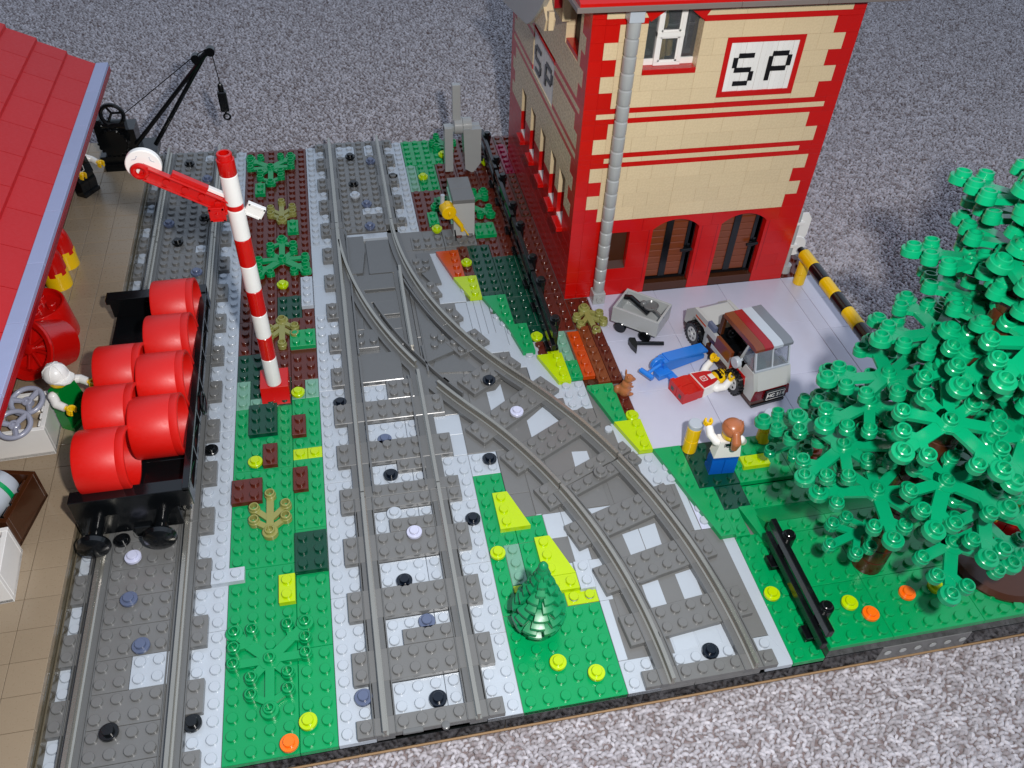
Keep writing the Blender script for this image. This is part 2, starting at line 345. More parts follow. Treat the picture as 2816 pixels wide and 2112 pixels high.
plate(22, 0, 2, 2, 'light_grey'); plate(25, .9, 4, 1, 'light_grey', .03); tile(25.5, 2, 1.45, 1.2, 'light_grey', .025); tile(27, 2, 1.45, 1.2, 'light_grey', .025); plate(30.3, 0, 1.7, 2, 'light_grey', .02)
# light tiles seen between the sleepers of the curve
for pts in [[(18.4,24.9),(19.1,25.0),(19.6,25.6),(19.6,23.5),(18.4,22.9)], [(20.8,21.5),(22.3,22.7),(23.2,20.9),(20.8,19.6)], [(23.3,18),(24.4,17.9),(24.4,16.7),(23.2,16.4)],
            [(25.2,12.9),(23.1,12.9),(23.3,12.2)], [(24.8,10.5),(25.95,10.75),(25.95,8.9),(24.9,8.7)], [(26,10.75),(27.2,11.0),(27.1,9.1),(26,8.9)], [(24.9,6.6),(26,6.8),(26,5.0),(24.9,4.9)], [(27.2,7.0),(28.4,7.2),(28.4,5.3),(27.2,5.1)]]:
    poly_tile(pts, 'light_grey', .03, .1)
# outside of the curve
plate(24, 22, 2, 3, 'light_grey', .02); tile(26, 18, 1, 4, 'dark_grey'); tile(24, 18, 2, 4, 'dark_grey'); tile(26.8, 17, 1.2, 3.2, 'light_grey', .015); plate(27.6, 14, 2.4, 3, 'light_grey', .02, studs=False)
for sx, sy in ((28.5,16.4),(28.5,15.4),(28.5,14.4),(29.5,15.4),(29.5,14.4)): pass
b = MB()
for sx, sy in ((28.5,16.4),(28.5,15.4),(28.5,14.4),(29.5,15.4),(29.5,14.4),(30.5,11.6),(30.5,10.6),(26.5,19.6)): b.stud(sx, sy, 0.02)
link('stud_row', b.mesh('stud_row', 'light_grey'), ground)
tile(29.6, 10, .5, 4, 'light_grey', .02); tile(30.1, 10, .9, 4, 'pale_lilac', .02)
poly_tile([(31.2,9),(32,9),(32,0.1),(31.3,2)], 'light_grey', .034); plate(30, .3, 2, 8, 'dark_grey', -.05, studs=False); tile(29.3, 2, 1.1, 8, 'dark_grey', .012); tile(30.4, 2, .9, 7.9, 'dark_grey', .015)
for x, y, w, d in [(17.6,31.8,1,4.1),(18.6,31.6,.6,4.4),(19.2,31.4,.6,4.6),(19.8,31.3,.6,4.7),(20.4,30,.8,4),(21.2,29,.9,3.5),(18.6,29.2,2.5,2.4),(21,27.2,2.4,2.8),(22,25.2,2,3),(22,23.4,2.2,1.9)]: tile(x, y, w, d, 'light_grey', .014)
b = MB()
for sx, sy in ((18.7,38.3),(18.7,37.4),(20.7,34.5),(20.8,33.5),(21.2,32.5),(21.6,31.4),(22.5,28.4)): b.stud(sx, sy, 0.014)
link('stud_row', b.mesh('stud_row', 'light_grey'), ground)
# wedge plates that edge the curve
def wedge(x0, x1, xs, y1, y0, mat, extra=()):
    n = int(round(y1-y0))
    poly_tile([(x0, y1), (xs, y0), (x1, y0), (x1, y1)], mat, .4, studs=[(x1-.5, y1-.5-i) for i in range(n)]+list(extra), name='wedge_plate')
wedge(17, 19, 18, 43, 39, 'dark_orange'); wedge(18, 20, 19, 39, 36, 'lime')
poly_tile([(20,36),(21.4,31.8),(22,28.5),(23,28.5),(23,32),(22,32),(22,36)], 'green', .4, studs=[(21.5,35.5),(21.5,34.5),(21.5,33.5),(21.7,32.5),(22.5,31.5),(22.5,30.5),(22.5,29.5)], name='wedge_plate')
wedge(23, 25, 24, 28, 24.8, 'lime'); wedge(26, 28, 27, 24, 20, 'green', [(26.5, 23.5)]); wedge(27, 29, 28, 20, 17, 'lime'); wedge(29, 31, 30, 17, 13, 'green')
poly_tile([(30,13),(31,9),(32,9),(32,13)], 'green', .4, studs=[(31.5,12.5),(31.5,11.5),(31.5,10.5),(31.5,9.5)], name='wedge_plate')
# strip of brown and green plates by the building
plate(16, 59, 4, 5, 'green', .05); plate(16, 54, 1, 5, 'sand_green'); plate(17, 54, 2, 5, 'green'); plate(16, 47, 3, 7, 'brown'); plate(19, 50, 2, 9, 'brown'); plate(21, 50, 2, 7, 'brown'); plate(20, 59, 4, 5, 'brown'); plate(21, 57, 3, 2, 'brown')
plate(19, 45, 2, 5, 'brown'); plate(21, 44, 2, 6, 'brown'); plate(23, 42, 4, 8, 'brown'); plate(23, 50, 4, 7, 'brown'); plate(24, 57, 3, 7, 'brown'); tile(26, 48, 1, 16, 'dark_brown', .06)
plate(15, 44, 3, 2, 'dark_grey', .1); plate(18, 44, 3, 2, 'dark_grey', .12, skip=((1,1),)); plate(26, 56, 1, 6, 'magenta', .12)
plate(18, 50, 1, 2, 'green', .4); plate(17, 47.5, 1, 2, 'green', .4); plate(21, 45, 2, 2, 'green', .4)
plate(19, 39, 1, 5, 'brown'); plate(20, 37, 2, 7, 'dark_green'); plate(22, 36, 2, 6, 'dark_green'); plate(22, 42, 1, 2, 'brown'); plate(20, 36, 2, 1, 'dark_green'); plate(22, 32, 2, 4, 'dark_green'); plate(24, 36, 1, 6, 'dark_green'); plate(24, 32, 1, 4, 'dark_green')
plate(25, 36, 2, 6, 'brown'); plate(25, 31, 2, 5, 'brown'); plate(27, 31, 2, 4, 'brown'); plate(23, 28, 1, 2, 'brown', .02); plate(23, 30, 2, 2, 'dark_green'); plate(24, 28, 1, 2, 'lime', -.02)
plate(25, 27, 1, 4, 'sand_green', .0); plate(25, 25, 1, 2, 'green', .4); plate(26, 28, 1, 2.4, 'dark_orange', .38, oy=.2); plate(26, 25, 1, 3, 'dark_orange', .4); plate(26, 24, 2, 1.2, 'dark_brown', .0)
plate(27, 28, 1, 3, 'red_brown', .3); plate(28, 28, 1, 3, 'brown', .3); plate(27, 24.2, 1, 4, 'red_brown', .4); plate(28, 24.2, 1, 4, 'brown', .4); plate(28, 21, 1, 3, 'brown', .1)
plate(27, 60, 20, 4, 'brown'); run(47, 3, 35, 64, 'brown', 5)
# car park: 6 x 6 tiles
for x in (29, 35, 41):
    for y in (17, 23, 29): tile(x, y, 6, 6, 'tile_lilac', .03)
for x, w in ((47, 1.3), (48.3, 1.7)):
    for y, d in ((17, 5), (22, 5.8), (27.8, 4), (31.8, 3.2)): tile(x, y, w, d, 'tile_lilac', .03)
# meadow on the right: low band, slope, raised part
plate(31, 13, 3, 4, 'dark_green', .4); plate(32, 11, 2, 2, 'dark_green', .32)
for x in range(34, 50, 4): plate(x, 13, 4, 4, 'green', .4)
for x in range(34, 50, 8): plate(x, 11, 8, 2, 'green', 0.0)
plate(34.6, 14, 2, 1, 'lime', .8); plate(32, 8.8, 1.0, 2.2, 'green', .38); plate(32, 0, 2, 9, 'green', .1)
def slope(x0, x1):
    b = MB().prism([(9, 1.2), (9, -0.4), (11, -0.4), (11, 0.0)], x0+.015, x1-.015, 'X'); obj('slope_brick', b, 'green', ground)
slope(33.9, 38); slope(38, 42); slope(42, 46); slope(46, 50)
obj('slope_brick', MB().prism([(34, 11, 0.0), (34, 7.6, 0.0)][:0] or [(33.0, 11), (34, 11), (34, 7.6), (33.7, 7.6)], 0.0, 0.5), 'green', ground)
for x, w in ((34, 4), (38, 6), (44, 6)):
    plate(x, 8, w, 1, 'green', 1.2); plate(x, 4, w, 4, 'green', 1.2); plate(x, 0, w, 4, 'green', 1.2)
obj('slab', MB().box(34.02, .02, 0.0, 49.98, 9, .79, .02), 'slab_grey', ground)
tb = MB().box(37.8, -.01, -1.55, 43.7, 1, -.03, .02)
for i in range(6): tb.lathe([(.3, -.005), (.3, .0)], 14, (38.3+i, -.02, -.75), 'Y')
obj('technic_brick', tb, 'dark_grey', ground)
hb = MB()
for i in range(6): hb.lathe([(.22, -.05), (.22, -.035)], 14, (38.3+i, 0, -.72), 'Y')
obj('axle_hole', hb, 'warm_grey', ground)
for x in range(-9, 34, 8): obj('edge_brick', MB().box(x+.01, 0.0, -1.58, min(x+7.99, 33.98), .9, -.42, .02), 'bg_black', ground)
obj('edge_brick', MB().box(34, 0.0, -1.58, 37.78, .9, -.02, .02), 'bg_black', ground); obj('edge_brick', MB().box(43.72, 0.0, -1.58, 50, .9, -.02, .02), 'bg_black', ground)

# ---------------------------------------------------------------- platform on the left
platform = obj('platform', MB().box(-26, 0, -.4, -9.35, 59.6, 1.2, .03), 'dark_tan'); platform['kind'] = 'structure'
obj('platform_end', MB().box(-26, 59.6, -.4, -13, 64, 1.2, .03), 'dark_tan', platform)
for i in range(-27, -9, 2):
    for j in range(-1, 64, 2):
        y0 = max(j, 0); d = j+2-y0
        if j+2 > 59 and i >= -13: continue
        if i+2 < -20 and j > 30: continue
        link('tile', cached(('ptile', d), lambda: MB().box(.012, .012, -.38, 1.988, d-.012, 0, .02).mesh('tile', 'dark_tan')), platform, (i, y0, 1.6))
obj('clear_edge', MB().box(-9.33, 0, -.3, -9.02, 59, 1.15, .02).box(-9.0, 0.0, -.3, -8.9, 59, .75, .02), 'clear_tan', platform)

# ---------------------------------------------------------------- railway track
RP = [(-.17,.36),(-.17,.46),(-.06,.5),(-.05,.86),(-.11,.9),(-.11,1.06),(.11,1.06),(.11,.9),(.05,.86),(.06,.5),(.17,.46),(.17,.36)]
def tie_mesh(w, d):
    def mk():
        b = MB().box(.01, .01, -.42, w-.01, d-.01, 0, .03)
        for i in range(w):
            if w == 8 and i in (1, 6): continue
            for j in range(d): b.stud(i+.5, j+.5, 0)
        return b.mesh('sleeper', 'dark_grey')
    return cached(('tie', w, d), mk)
def straight(x0, y0, label, fill=False):
    t = thing('straight_track', label, 'toy track', (x0+4, y0, 0), group='straight toy track sections')
    for y, d in ((0,1),(3,2),(7,2),(11,2),(15,1)):
        if fill:
            link('sleeper', tie_mesh(1, d), t, (-4, y, .4)); link('sleeper', tie_mesh(1, d), t, (3, y, .4))
        else: link('sleeper', tie_mesh(8, d), t, (-4, y, .4))
    for s in (-2.5, 2.5):
        link('rail', cached('rail16', lambda: MB().sweep([(0, y) for y in (-.1, 4, 8, 12, 16.1)], RP).mesh('rail', 'rail')), t, (s, 0, 0))
        link('rail_foot', cached('foot16', lambda: MB().box(-.5, 0, .0, .5, 16, .38, .03).box(-.62, 0, .0, -.54, 16, .5, .02).box(.54, 0, .0, .62, 16, .5, .02).mesh('rail_foot', 'track_grey')), t, (s, 0, .0))
    link('clip_tab', cached('clip', lambda: MB().box(-1.6, -.16, .25, -.5, .1, .44, .03).mesh('clip_tab', 'track_grey')), t)
    link('clip_pin', cached('clipp', lambda: MB().lathe([(.22, .3), (.22, .5), (.18, .52)], 12, (.7, -.1, 0)).mesh('clip_pin', 'track_grey')), t)
    return t
straight(-9, 0, 'nearest grey track section at the front edge beside the tan platform', True)
straight(-9, 16, 'grey track section beneath the black wagon of red drums', True)
straight(-9, 32, 'grey track section just behind the black wagon, beside the tan platform', True)
straight(-9, 48, 'farthest left grey track section, ending beside the black crane', True)
straight(7, 0, 'grey track section at the front edge between two green strips', False)
straight(7, 48, 'grey track section at the far edge behind the points', False)
def arc(cx, cy, R, a0, a1, n=24):
    return [(cx+R*math.cos(a0+(a1-a0)*i/n), cy+R*math.sin(a0+(a1-a0)*i/n)) for i in range(n+1)]
TH = math.acos(.8)
def branch(off, s0, s1, n=20):
    """points on the branch line, off studs to the right of it; s = length from the front edge"""
    out = []
    for i in range(n+1):
        s = s0+(s1-s0)*i/n; a = s/40
        if a <= TH: out.append((-13+(40+off)*math.cos(a), (40+off)*math.sin(a)))
        else:
            ph = 2*TH-a; out.append((51-(40-off)*math.cos(ph), 48-(40-off)*math.sin(ph)))
    return out
def frame_at(s):
    p0 = branch(0, s-.01, s+.01, 1); d = Vector((p0[1][0]-p0[0][0], p0[1][1]-p0[0][1])).normalized(); return p0[0], math.atan2(d.y, d.x)-PI/2
def branch_tie(parent, s, cols, d=2, d0=-1.0):
    p, a = frame_at(s); b = MB()
    runs = []; cur = []
    for c in cols:
        if cur and c != cur[-1]+1: runs.append(cur); cur = []
        cur.append(c)
    runs.append(cur)
    for r in runs: b.box(r[0]-4+.01, d0+.01, -.42, r[-1]-3-.01, d0+d-.01, 0, .03)
    for c in cols:
        if c in (1, 6): continue
        for j in range(d): b.stud(c-3.5, d0+.5+j, 0)
    obj('sleeper', b, 'dark_grey', parent, (p[0]-parent.location.x, p[1]-parent.location.y, .4), a)
def shift(pts, o): return [(p[0]-o[0], p[1]-o[1]) for p in pts]
cu = thing('curved_track', 'curved grey track section that swings down to the front edge beside the pine', 'toy track', (24, 0, 0))
for s, d, d0 in ((0,1,0),(4,2,-1),(8,2,-1),(12,2,-1),(15.95,1,-1.0)): branch_tie(cu, s, range(8), d, d0)
for off in (-2.5, 2.5):
    obj('rail', MB().sweep(shift(branch(off, -.05, 15.85), (24, 0)), RP), 'rail', cu)
    obj('rail_foot', MB().sweep(shift(branch(off, 0, 15.85), (24, 0)), [(-.62,0),(-.62,.5),(-.54,.5),(-.54,.37),(.54,.37),(.54,.5),(.62,.5),(.62,0)]), 'track_grey', cu)
    for k in (3, 7, 11, 14): 
        p = branch(off+.2*(1 if off > 0 else 1), k, k+.01, 1)[0]; obj('rail_slot', MB().box(-.03, -.16, .55, .06, .16, .78), 'black', cu, (p[0]-24, p[1], 0), frame_at(k)[1])
sw = thing('points_track', 'long grey set of points where the branch line leaves the straight line', 'toy track', (11, 16, 0))
O = (11, 16)
def swobj(name, mb, mat): return obj(name, mb, mat, sw, (-11, -16, 0))
for y, d, w in ((16,1,8),(19,2,8),(23,2,8),(27,2,8)):
    link('sleeper', tie_mesh(8 if y < 26 else 1, d), sw, (-4, y-16, .4))
for y in (31, 35, 39, 43, 47):
    link('sleeper', tie_mesh(1, 1 if y == 47 else 2), sw, (-4, y-16, .4))
for s, cols in ((16.95, range(8)), (20, range(8)), (24, range(8)), (28, (3,4,5,6,7)), (32, (5,6,7)), (36, (6,7)), (40, (6,7)), (44, (7,))):
    branch_tie(sw, s, list(cols), 1 if s == 16.95 else 2, -1.0 if s != 16.95 else -.95)
swobj('rail', MB().sweep([(8.5, y) for y in (16, 24, 32, 40, 48)], RP), 'rail')
swobj('rail', MB().sweep([(13.5, y) for y in (16, 20, 24, 27.2)], RP), 'rail')
swobj('rail', MB().sweep([(13.4, 30.0), (13.42, 34), (13.46, 38), (13.5, 40.6)], RP), 'rail')
swobj('rail', MB().sweep([(13.5, 48.0), (13.5, 47.0)]+branch(2.5, 50.3, 16, 30), RP), 'rail')
swobj('rail', MB().sweep(branch(-2.5, 48.9, 32.0, 20), RP), 'rail'); swobj('rail', MB().sweep(branch(-2.5, 29.4, 16, 14), RP), 'rail')
FP = [(-.6,0),(-.6,.37),(.6,.37),(.6,0)]
swobj('rail_foot', MB().sweep([(8.5, 16), (8.5, 48)], FP), 'track_grey'); swobj('rail_foot', MB().sweep([(13.5, 16), (13.5, 28)], FP), 'track_grey')
swobj('rail_foot', MB().sweep(branch(2.5, 16, 50), FP), 'track_grey'); swobj('rail_foot', MB().sweep(branch(-2.5, 16, 46), [(p, q*1.01) for p, q in FP]), 'track_grey')
GP = [(-.07,.3),(-.07,.74),(.07,.74),(.07,.3)]
for pts in (branch(-1.75, 40, 29, 14), branch(1.6, 42, 31, 14), branch(1.75, 27.6, 24.8, 6), branch(-1.75, 29.6, 27.5, 5), [(9.25, 30), (9.25, 47)], [(14.3, 27.2), (14.2, 30.2)], [(9.25, 16.2), (9.25, 29.6)], [(12.75, 16.2), (12.75, 27)]):
    swobj('guard_rail', MB().sweep(pts, GP), 'track_grey')
# moulded deck panels between the rails
deck = MB()
deck.prism([(9.3,46.3),(10.75,46.3),(10.75,44),(10.3,40.7),(9.2,40.7),(8.95,43)], .0, .46)
deck.prism([(10.9,45.6),(12.95,45.6),(12.95,40.6),(10.9,40.6)], .0, .38)
deck.box(9.8, 38.4, 0, 12.9, 40.5, .36, .03)
deck.box(10.2, 36.9, 0, 12.95, 38.2, .16, .03); deck.box(10.9, 34.9, 0, 12.95, 36.7, .36, .03); deck.box(11.5, 33.2, 0, 12.95, 34.6, .16, .03); deck.box(12.0, 31, 0, 12.95, 33, .36, .03)
deck.box(9.2, 33.5, 0, 9.9, 35, .16, .03); deck.box(9.2, 31, 0, 10.9, 33.2, .36, .03); deck.box(9.1, 27, 0, 12.4, 30.2, .42, .04)
for sx, sy in ((9.5,32.7),(9.5,31.7),(10.5,31.7)): deck.stud(sx, sy, .36)
swobj('deck', deck, 'track_grey')
d2 = MB().prism([(14.3,40),(14.3,28.5),(15.6,30.6),(14.9,35)], 0, .3).prism([(15.2,33.6),(14.4,33.2),(14.4,28.6),(16.6,29.6)], 0, .36).prism([(14.5,27.6),(18.2,27.2),(17.0,29.4),(15.2,29.2)], 0, .14)
for sx, sy in ((15.3,31.5),(15.8,31),(15.2,30.4)): d2.stud(sx, sy, .36)
swobj('deck', d2, 'track_grey')
d3 = MB().prism([(15.2,43.1),(15.2,40.5),(16.1,38.5),(16.9,38.5),(16.4,43.1)], 0, .3)
d3.stud(15.9, 41.8, .3).stud(15.9, 40.9, .3)
swobj('deck', d3, 'track_grey')
lever = MB().box(9.25, 46.1, .0, 13, 46.9, .3, .02)
swobj('throw_bar', lever, 'light_grey')

# ---------------------------------------------------------------- 1x1 round plates
RPM = {}
def round_plate(x, y, z, mat, label, group=None):
    me = cached(('round', mat), lambda: MB().lathe([(.34, 0), (.34, .17), (.47, .18), (.49, .21), (.49, .38), (.47, .4), (.30, .4), (.30, .57), (.275, .605)], 22).mesh('round_plate', mat))
    o = link('round_plate', me, None, (x, y, z)); tag(o, label, 'round plate', group)
F = 'flower studs dotted over the plates'; K = 'round plates dotted along the tracks'
for x, y, z, m, l in [
    (4.5,26.9,.0,'lime','lime round plate at the foot of the red signal block'), (1.5,20.5,0,'lime','lime round plate left of the brown two-stud plate on the green strip'), (3.5,40.3,0,'lime','lime round plate on brown, above the dark green patch'),
    (4.5,1.5,0,'lime','lime round plate beside the orange one near the front edge'), (3.5,.5,0,'orange','orange round plate at the front edge of the green strip'),
    (16.5,10.3,0,'lime','lime round plate next to the sand green plate left of the pine'), (18.5,2.4,0,'lime','lime round plate straight in front of the small pine'), (20.5,1.4,0,'lime','lime round plate at the front corner beside the curved track'),
    (17.5,56.2,0,'lime','lime round plate on the green patch near the far edge'), (17.6,46.6,.1,'lime','lime round plate half hidden in front of the brown patch by the yellow tap'), (19.5,41.1,0,'lime','lime round plate on the brown strip beside the orange wedge'),
    (23.5,30.3,0,'lime','lime round plate at the near end of the dark green bank by the black fence'), (28.5,20.4,.1,'lime','lime round plate at the tip of the brown strip beside the car park'),
    (32.5,4.4,.1,'lime','lime round plate half hidden under the black fence'), (36.3,2.4,1.2,'lime','lime round plate right of the near black fence, beside an orange one'), (37.2,1.5,1.2,'orange','orange round plate nearest the front edge on the raised meadow'),
    (40.1,2.4,1.2,'orange','orange round plate below the foot of the big tree'), (42.1,2.5,1.2,'lime','lime round plate in the shade of the big tree'),
    (20.1,60.4,.0,'lime','lime round plate beside the left leg of the grey frame'), (24.3,58.3,0,'lime','lime round plate behind the far end of the black fences')]:
    round_plate(x, y, z, m, l, F)
for x, y, z, m, l in [
    (7.5,25.3,0,'navy_black','black round plate left of the straight rail, level with the red signal block'), (10.5,9.3,0,'navy_black','black round plate between the straight rails, level with the pine'), (10.5,17.8,0,'navy_black','black round plate between the straight rails, level with the lime row'),
    (11.5,1.5,0,'navy_black','black round plate between the straight rails at the front edge'), (15.4,13.2,0,'navy_black','black round plate on light grey right of the straight track'), (17.4,18.1,0,'navy_black','black round plate on light grey inside the curve'),
    (18.7,25.5,.4,'navy_black','black round plate on a sleeper of the branch line'), (27.4,1.5,.02,'navy_black','dark blue-black round plate between the branch rails at the front edge'), (-1.5,22.1,0,'black','black round plate on light grey right of the wagon'),
    (-1.5,2.5,0,'black','black round plate on light grey near the front left corner'), (-5.6,2.6,.4,'black','black round plate between the left rails at the front'), (-6.4,15.0,.4,'black','black round plate under the buffers of the wagon'),
    (-5.5,47.4,.4,'black','black round plate between the left rails behind the wagon'), (-5.4,61.2,.4,'black','black round plate between the left rails at the far edge'), (-3.4,51,.4,'black','black round plate under the shadow of the signal arm'),
    (10.5,60.5,.4,'black','black round plate near the far end of the middle track'), (10.5,55.1,.4,'black','black round plate behind the white one on the middle track'), (14.5,56.6,0,'black','black round plate outside the right rail near the far edge'),
    (10.4,21.1,0,'blue_grey','blue grey round plate in a light grey pocket of the middle track'), (11.5,6.3,0,'blue_grey','blue grey round plate between the straight rails two sleepers from the front'), (7.5,2.3,0,'blue_grey','blue grey round plate left of the straight rail at the front'),
    (-5.5,10.6,.4,'blue_grey','blue grey round plate between the left rails, just in front of the wagon'), (-4.5,7.4,.4,'blue_grey','blue grey round plate between the left rails, right beside a light grey patch'), (12.5,59.3,.4,'blue_grey','blue grey round plate right of centre near the far end of the middle track'),
    (11.5,51.3,.4,'blue_grey','blue grey round plate behind the points on the middle track'), (11.5,47.5,.4,'blue_grey','blue grey round plate at the tip of the points'), (-6.5,50.5,.4,'blue_grey','blue grey round plate left of the black one behind the wagon'),
    (-3.6,42.6,.4,'blue_grey','blue grey round plate just behind the rearmost red drum'), (-3.5,58,.4,'blue_grey','blue grey round plate in the signal arm shadow near the far edge'),
    (11.5,12.5,.4,'pale_lilac','pale lilac round plate on a sleeper of the middle track'), (10.4,14.5,0,'light_grey','light grey round plate in a pocket beside the rail joint'), (20.1,21.9,.4,'pale_lilac','pale lilac round plate on a sleeper of the branch line'),
    (10.5,53,.4,'light_grey','light grey round plate in front of a black one on the far middle track'), (-5.6,13.6,.4,'pale_lilac','pale lilac round plate between the buffers of the wagon'), (24.6,15.3,.4,'dark_grey','grey round plate on the sleeper where the curve joins the points')]:
    round_plate(x, y, z, m, l, K)

# ---------------------------------------------------------------- leaf pieces
def node(b, x, y, big=False):
    r = .5 if big else .37
    b.lathe([(r-.03, 0), (r, .03), (r, .36), (r-.03, .39), (.33, .4), (.32, .61), (.29, .63), (.23, .63), (.22, .2)], 18, (x, y, 0))
BC = [0]
def bar(b, x0, y0, x1, y1, w=.42):
    d = Vector((x1-x0, y1-y0)); L = d.length; d /= L; n = Vector((-d.y, d.x))*w/2
    BC[0] = (BC[0]+1) % 9; q = BC[0]*.006
    b.prism([(x0-n.x, y0-n.y), (x1-n.x, y1-n.y), (x1+n.x, y1+n.y), (x0+n.x, y0+n.y)], .1-q, .3+q)
def leaf_big(mat, k=1.0):
    def mk():
        b = MB(); node(b, 0, 0); node(b, 0, -3, True)
        b.lathe([(.62, .1), (.62, .342)], 14)
        for s in (-1, 1):
            for q in ((1,-1),(1,-2),(2,0),(2,1),(2,2),(1,2)): node(b, s*q[0], q[1], q == (2,2))
            bar(b, 0, 0, s*2, 0, .5*k); bar(b, 0, 0, s, -1, .5*k); bar(b, 0, -2.6, s, -2, .36*k); bar(b, 0, 0, s*1.35, 1.3, .62*k); bar(b, s*1.3, 1.25, s*2, 2, .5*k); bar(b, s*1.2, 1.15, s*2, 1, .36*k); bar(b, s*1.2, 1.15, s, 2, .36*k)
        bar(b, 0, 0, 0, -3, .5)
        return b.mesh('leaf', mat)
    return cached(('leafb', mat), mk)
def leaf_small(mat):
    def mk():
        b = MB(); node(b, 0, 0, True); node(b, 0, 3); bar(b, 0, 0, 0, 3, .46)
        for s in (-1, 1):
            node(b, s, 1); node(b, s, 2); bar(b, 0, .25, s, 1, .38); bar(b, 0, 1.0, s, 2, .38)
        return b.mesh('leaf', mat)
    return cached(('leafs', mat), mk)
def bush(me, x, y, z, deg, label, group=None):
    o = link('leafy_bush', me, None, (x, y, z), math.radians(deg)); tag(o, label, 'plant', group)
B1 = leaf_big('green'); B2 = leaf_small('olive'); B3 = leaf_small('green')
bush(B1, 2.5, 5.5, 0, 0, 'flat green leafy plant on the green strip near the front edge')
bush(B2, 2.5, 14.4, 0, 0, 'olive leafy plant on the green strip in front of the brown four-stud plate')
bush(B2, 3.5, 50.3, 0, 0, 'olive leafy plant on brown between two green leafy plants')
bush(B1, 3.5, 43.9, .1, 180, 'green leafy plant on brown, beside the striped signal mast')
bush(B1, 2.5, 59.9, .1, 0, 'green leafy plant at the far end of the brown strip')
bush(B2, 3.4, 35.5, 0, 180, 'olive leafy plant half hidden behind the striped signal mast')
bush(B2, 28.2, 33.1, .1, 185, 'olive leafy plant at the corner of the red and tan building')
bush(B1, 21.0, 50.4, .1, -90, 'green leafy plant sticking out behind the grey relay box')
bush(B3, 20.9, 61.2, .1, 20, 'small green leafy plant seen through the legs of the grey frame')

# ---------------------------------------------------------------- pine
pine = thing('pine_tree', 'small dark green stepped pine on the green island between the front tracks', 'pine tree', (17.85, 5.0, 0))
pb = MB()
PT = [(.5,1.2),(1.0,1.5),(1.55,1.62),(2.1,1.58),(2.65,1.42),(3.2,1.24),(3.75,1.04),(4.3,.84),(4.85,.64),(5.35,.46)]
for t, (z, r) in enumerate(PT):
    n = 84; k = (7, 7, 8, 8, 7, 7, 6, 6, 5, 5)[t]; ph = .5*(t % 2)+.11*t
    rin = r*.72; L0 = []
    for i in range(n):
        q = ((i*k/n)+ph) % 1.0; L0.append(r*(1.03 if .14 < q < .86 else .7))
    vs = []
    for zz_, m_ in ((z, .92), (z+.04, 1.0), (z+.26, 1.0), (z+.31, .94)):
        for i in range(n): a_ = 2*PI*i/n; vs.append((L0[i]*m_*math.cos(a_), L0[i]*m_*math.sin(a_), zz_))
    for i in range(n): a_ = 2*PI*i/n; vs.append((rin*.75*math.cos(a_), rin*.75*math.sin(a_), z+.62))
    fs = []
    for q in range(4): fs += [(q*n+i, q*n+(i+1) % n, (q+1)*n+(i+1) % n, (q+1)*n+i) for i in range(n)]
    fs += [tuple(range(n))[::-1], tuple(4*n+i for i in range(n))]
    pb.add(vs, fs)
pine.scale = (.95, .95, 1.0); obj('crown', pb, 'pine_green', pine, angle=30)
obj('trunk', MB().lathe([(1.05, 0), (1.1, .2), (.9, .5), (.6, .8)], 20), 'pine_green', pine)
obj('tip', MB().lathe([(.34, 5.5), (.36, 5.95), (.28, 6.1), (.3, 6.3), (.2, 6.5), (.08, 6.58)], 16), 'pine_green', pine)

# ---------------------------------------------------------------- big tree
tree = thing('leafy_tree', 'big bright green tree of flat leafy branches on a brown trunk', 'tree', (38.9, 5.0, 1.2))
tr = MB()
for k in range(21):
    z = k*1.2; r = .95 if k < 12 else .8
    tr.lathe([(r*.96, z), (r, z+.06), (r, z+1.12), (r*.96, z+1.18)], 20)
obj('trunk', tr, 'dark_brown', tree)
LB = leaf_big('tree_green', 1.02); LS = leaf_small('tree_green')
def branchleaf(x, y, z, deg, tx=0, ty=0, me=None):
    o = link('branch', me or LB, tree, (x-38.9, y-5, z-1.2)); o.rotation_euler = (math.radians(tx), math.radians(ty), math.radians(deg)); o.scale = (1.1, 1.1, 1.0) if me is None else (1.05, 1.05, 1.0)
hubs = [(34.8,6.5,11.0,0),(36.5,2.9,16.5,25),(36.7,3.0,21.0,-20),(37.8,2.4,12.3,30),(39.2,1.2,8.3,10),(36.4,7.4,15.2,-15),(37.3,3.2,23.6,30),(37.3,6.2,22.0,0),(40.2,1.8,16.0,-20),(38.2,7.4,24.4,20),(38.1,6.0,26.6,-30),(38.4,6.4,28.2,10),
        (36.8,7.6,17.8,30),(35.4,9.6,9.2,-20),(36.2,7.6,13.0,15),(40.8,1.9,10.0,-15),(38.6,4.0,18.0,-20),(37.2,3.8,18.6,10),(36.6,4.6,19.0,-30),(36.2,4.4,9.4,20)]
hubs = [(x+(1.5 if 17 < z < 18 else 2.4 if z >= 18 else 0), y, z, a) for x, y, z, a in hubs]
rt = random.Random(11)
for k in range(24):                                   # the side away from the yard
    z = 7.0+k*.85; f = math.radians(-20+(k*83) % 115); r = 4.2-.11*(z-7)
    hubs.append((38.9+r*math.cos(f), 5+r*math.sin(f), z, rt.uniform(-20, 20)))
for x, y, z, a in hubs:
    f = math.degrees(math.atan2(y-5, x-38.9)); branchleaf(x, y, z, f-90+a, rt.uniform(-14, -7), rt.uniform(-4, 4))
for x, y, z, a in [(38.6,11.4,6.2,60),(38.8,11.0,7.6,40),(38.6,9.8,9.6,70),(37.6,4.9,5.2,105),(38.2,13.2,4.0,100)]:
    branchleaf(x, y, z, a, rt.uniform(-8, 8), rt.uniform(-8, 8), LS)
fl = [(39.6,15.6,4.2),(38.2,12.6,2.6),(38.6,14.6,2.2),(38.2,12.4,3.4)]
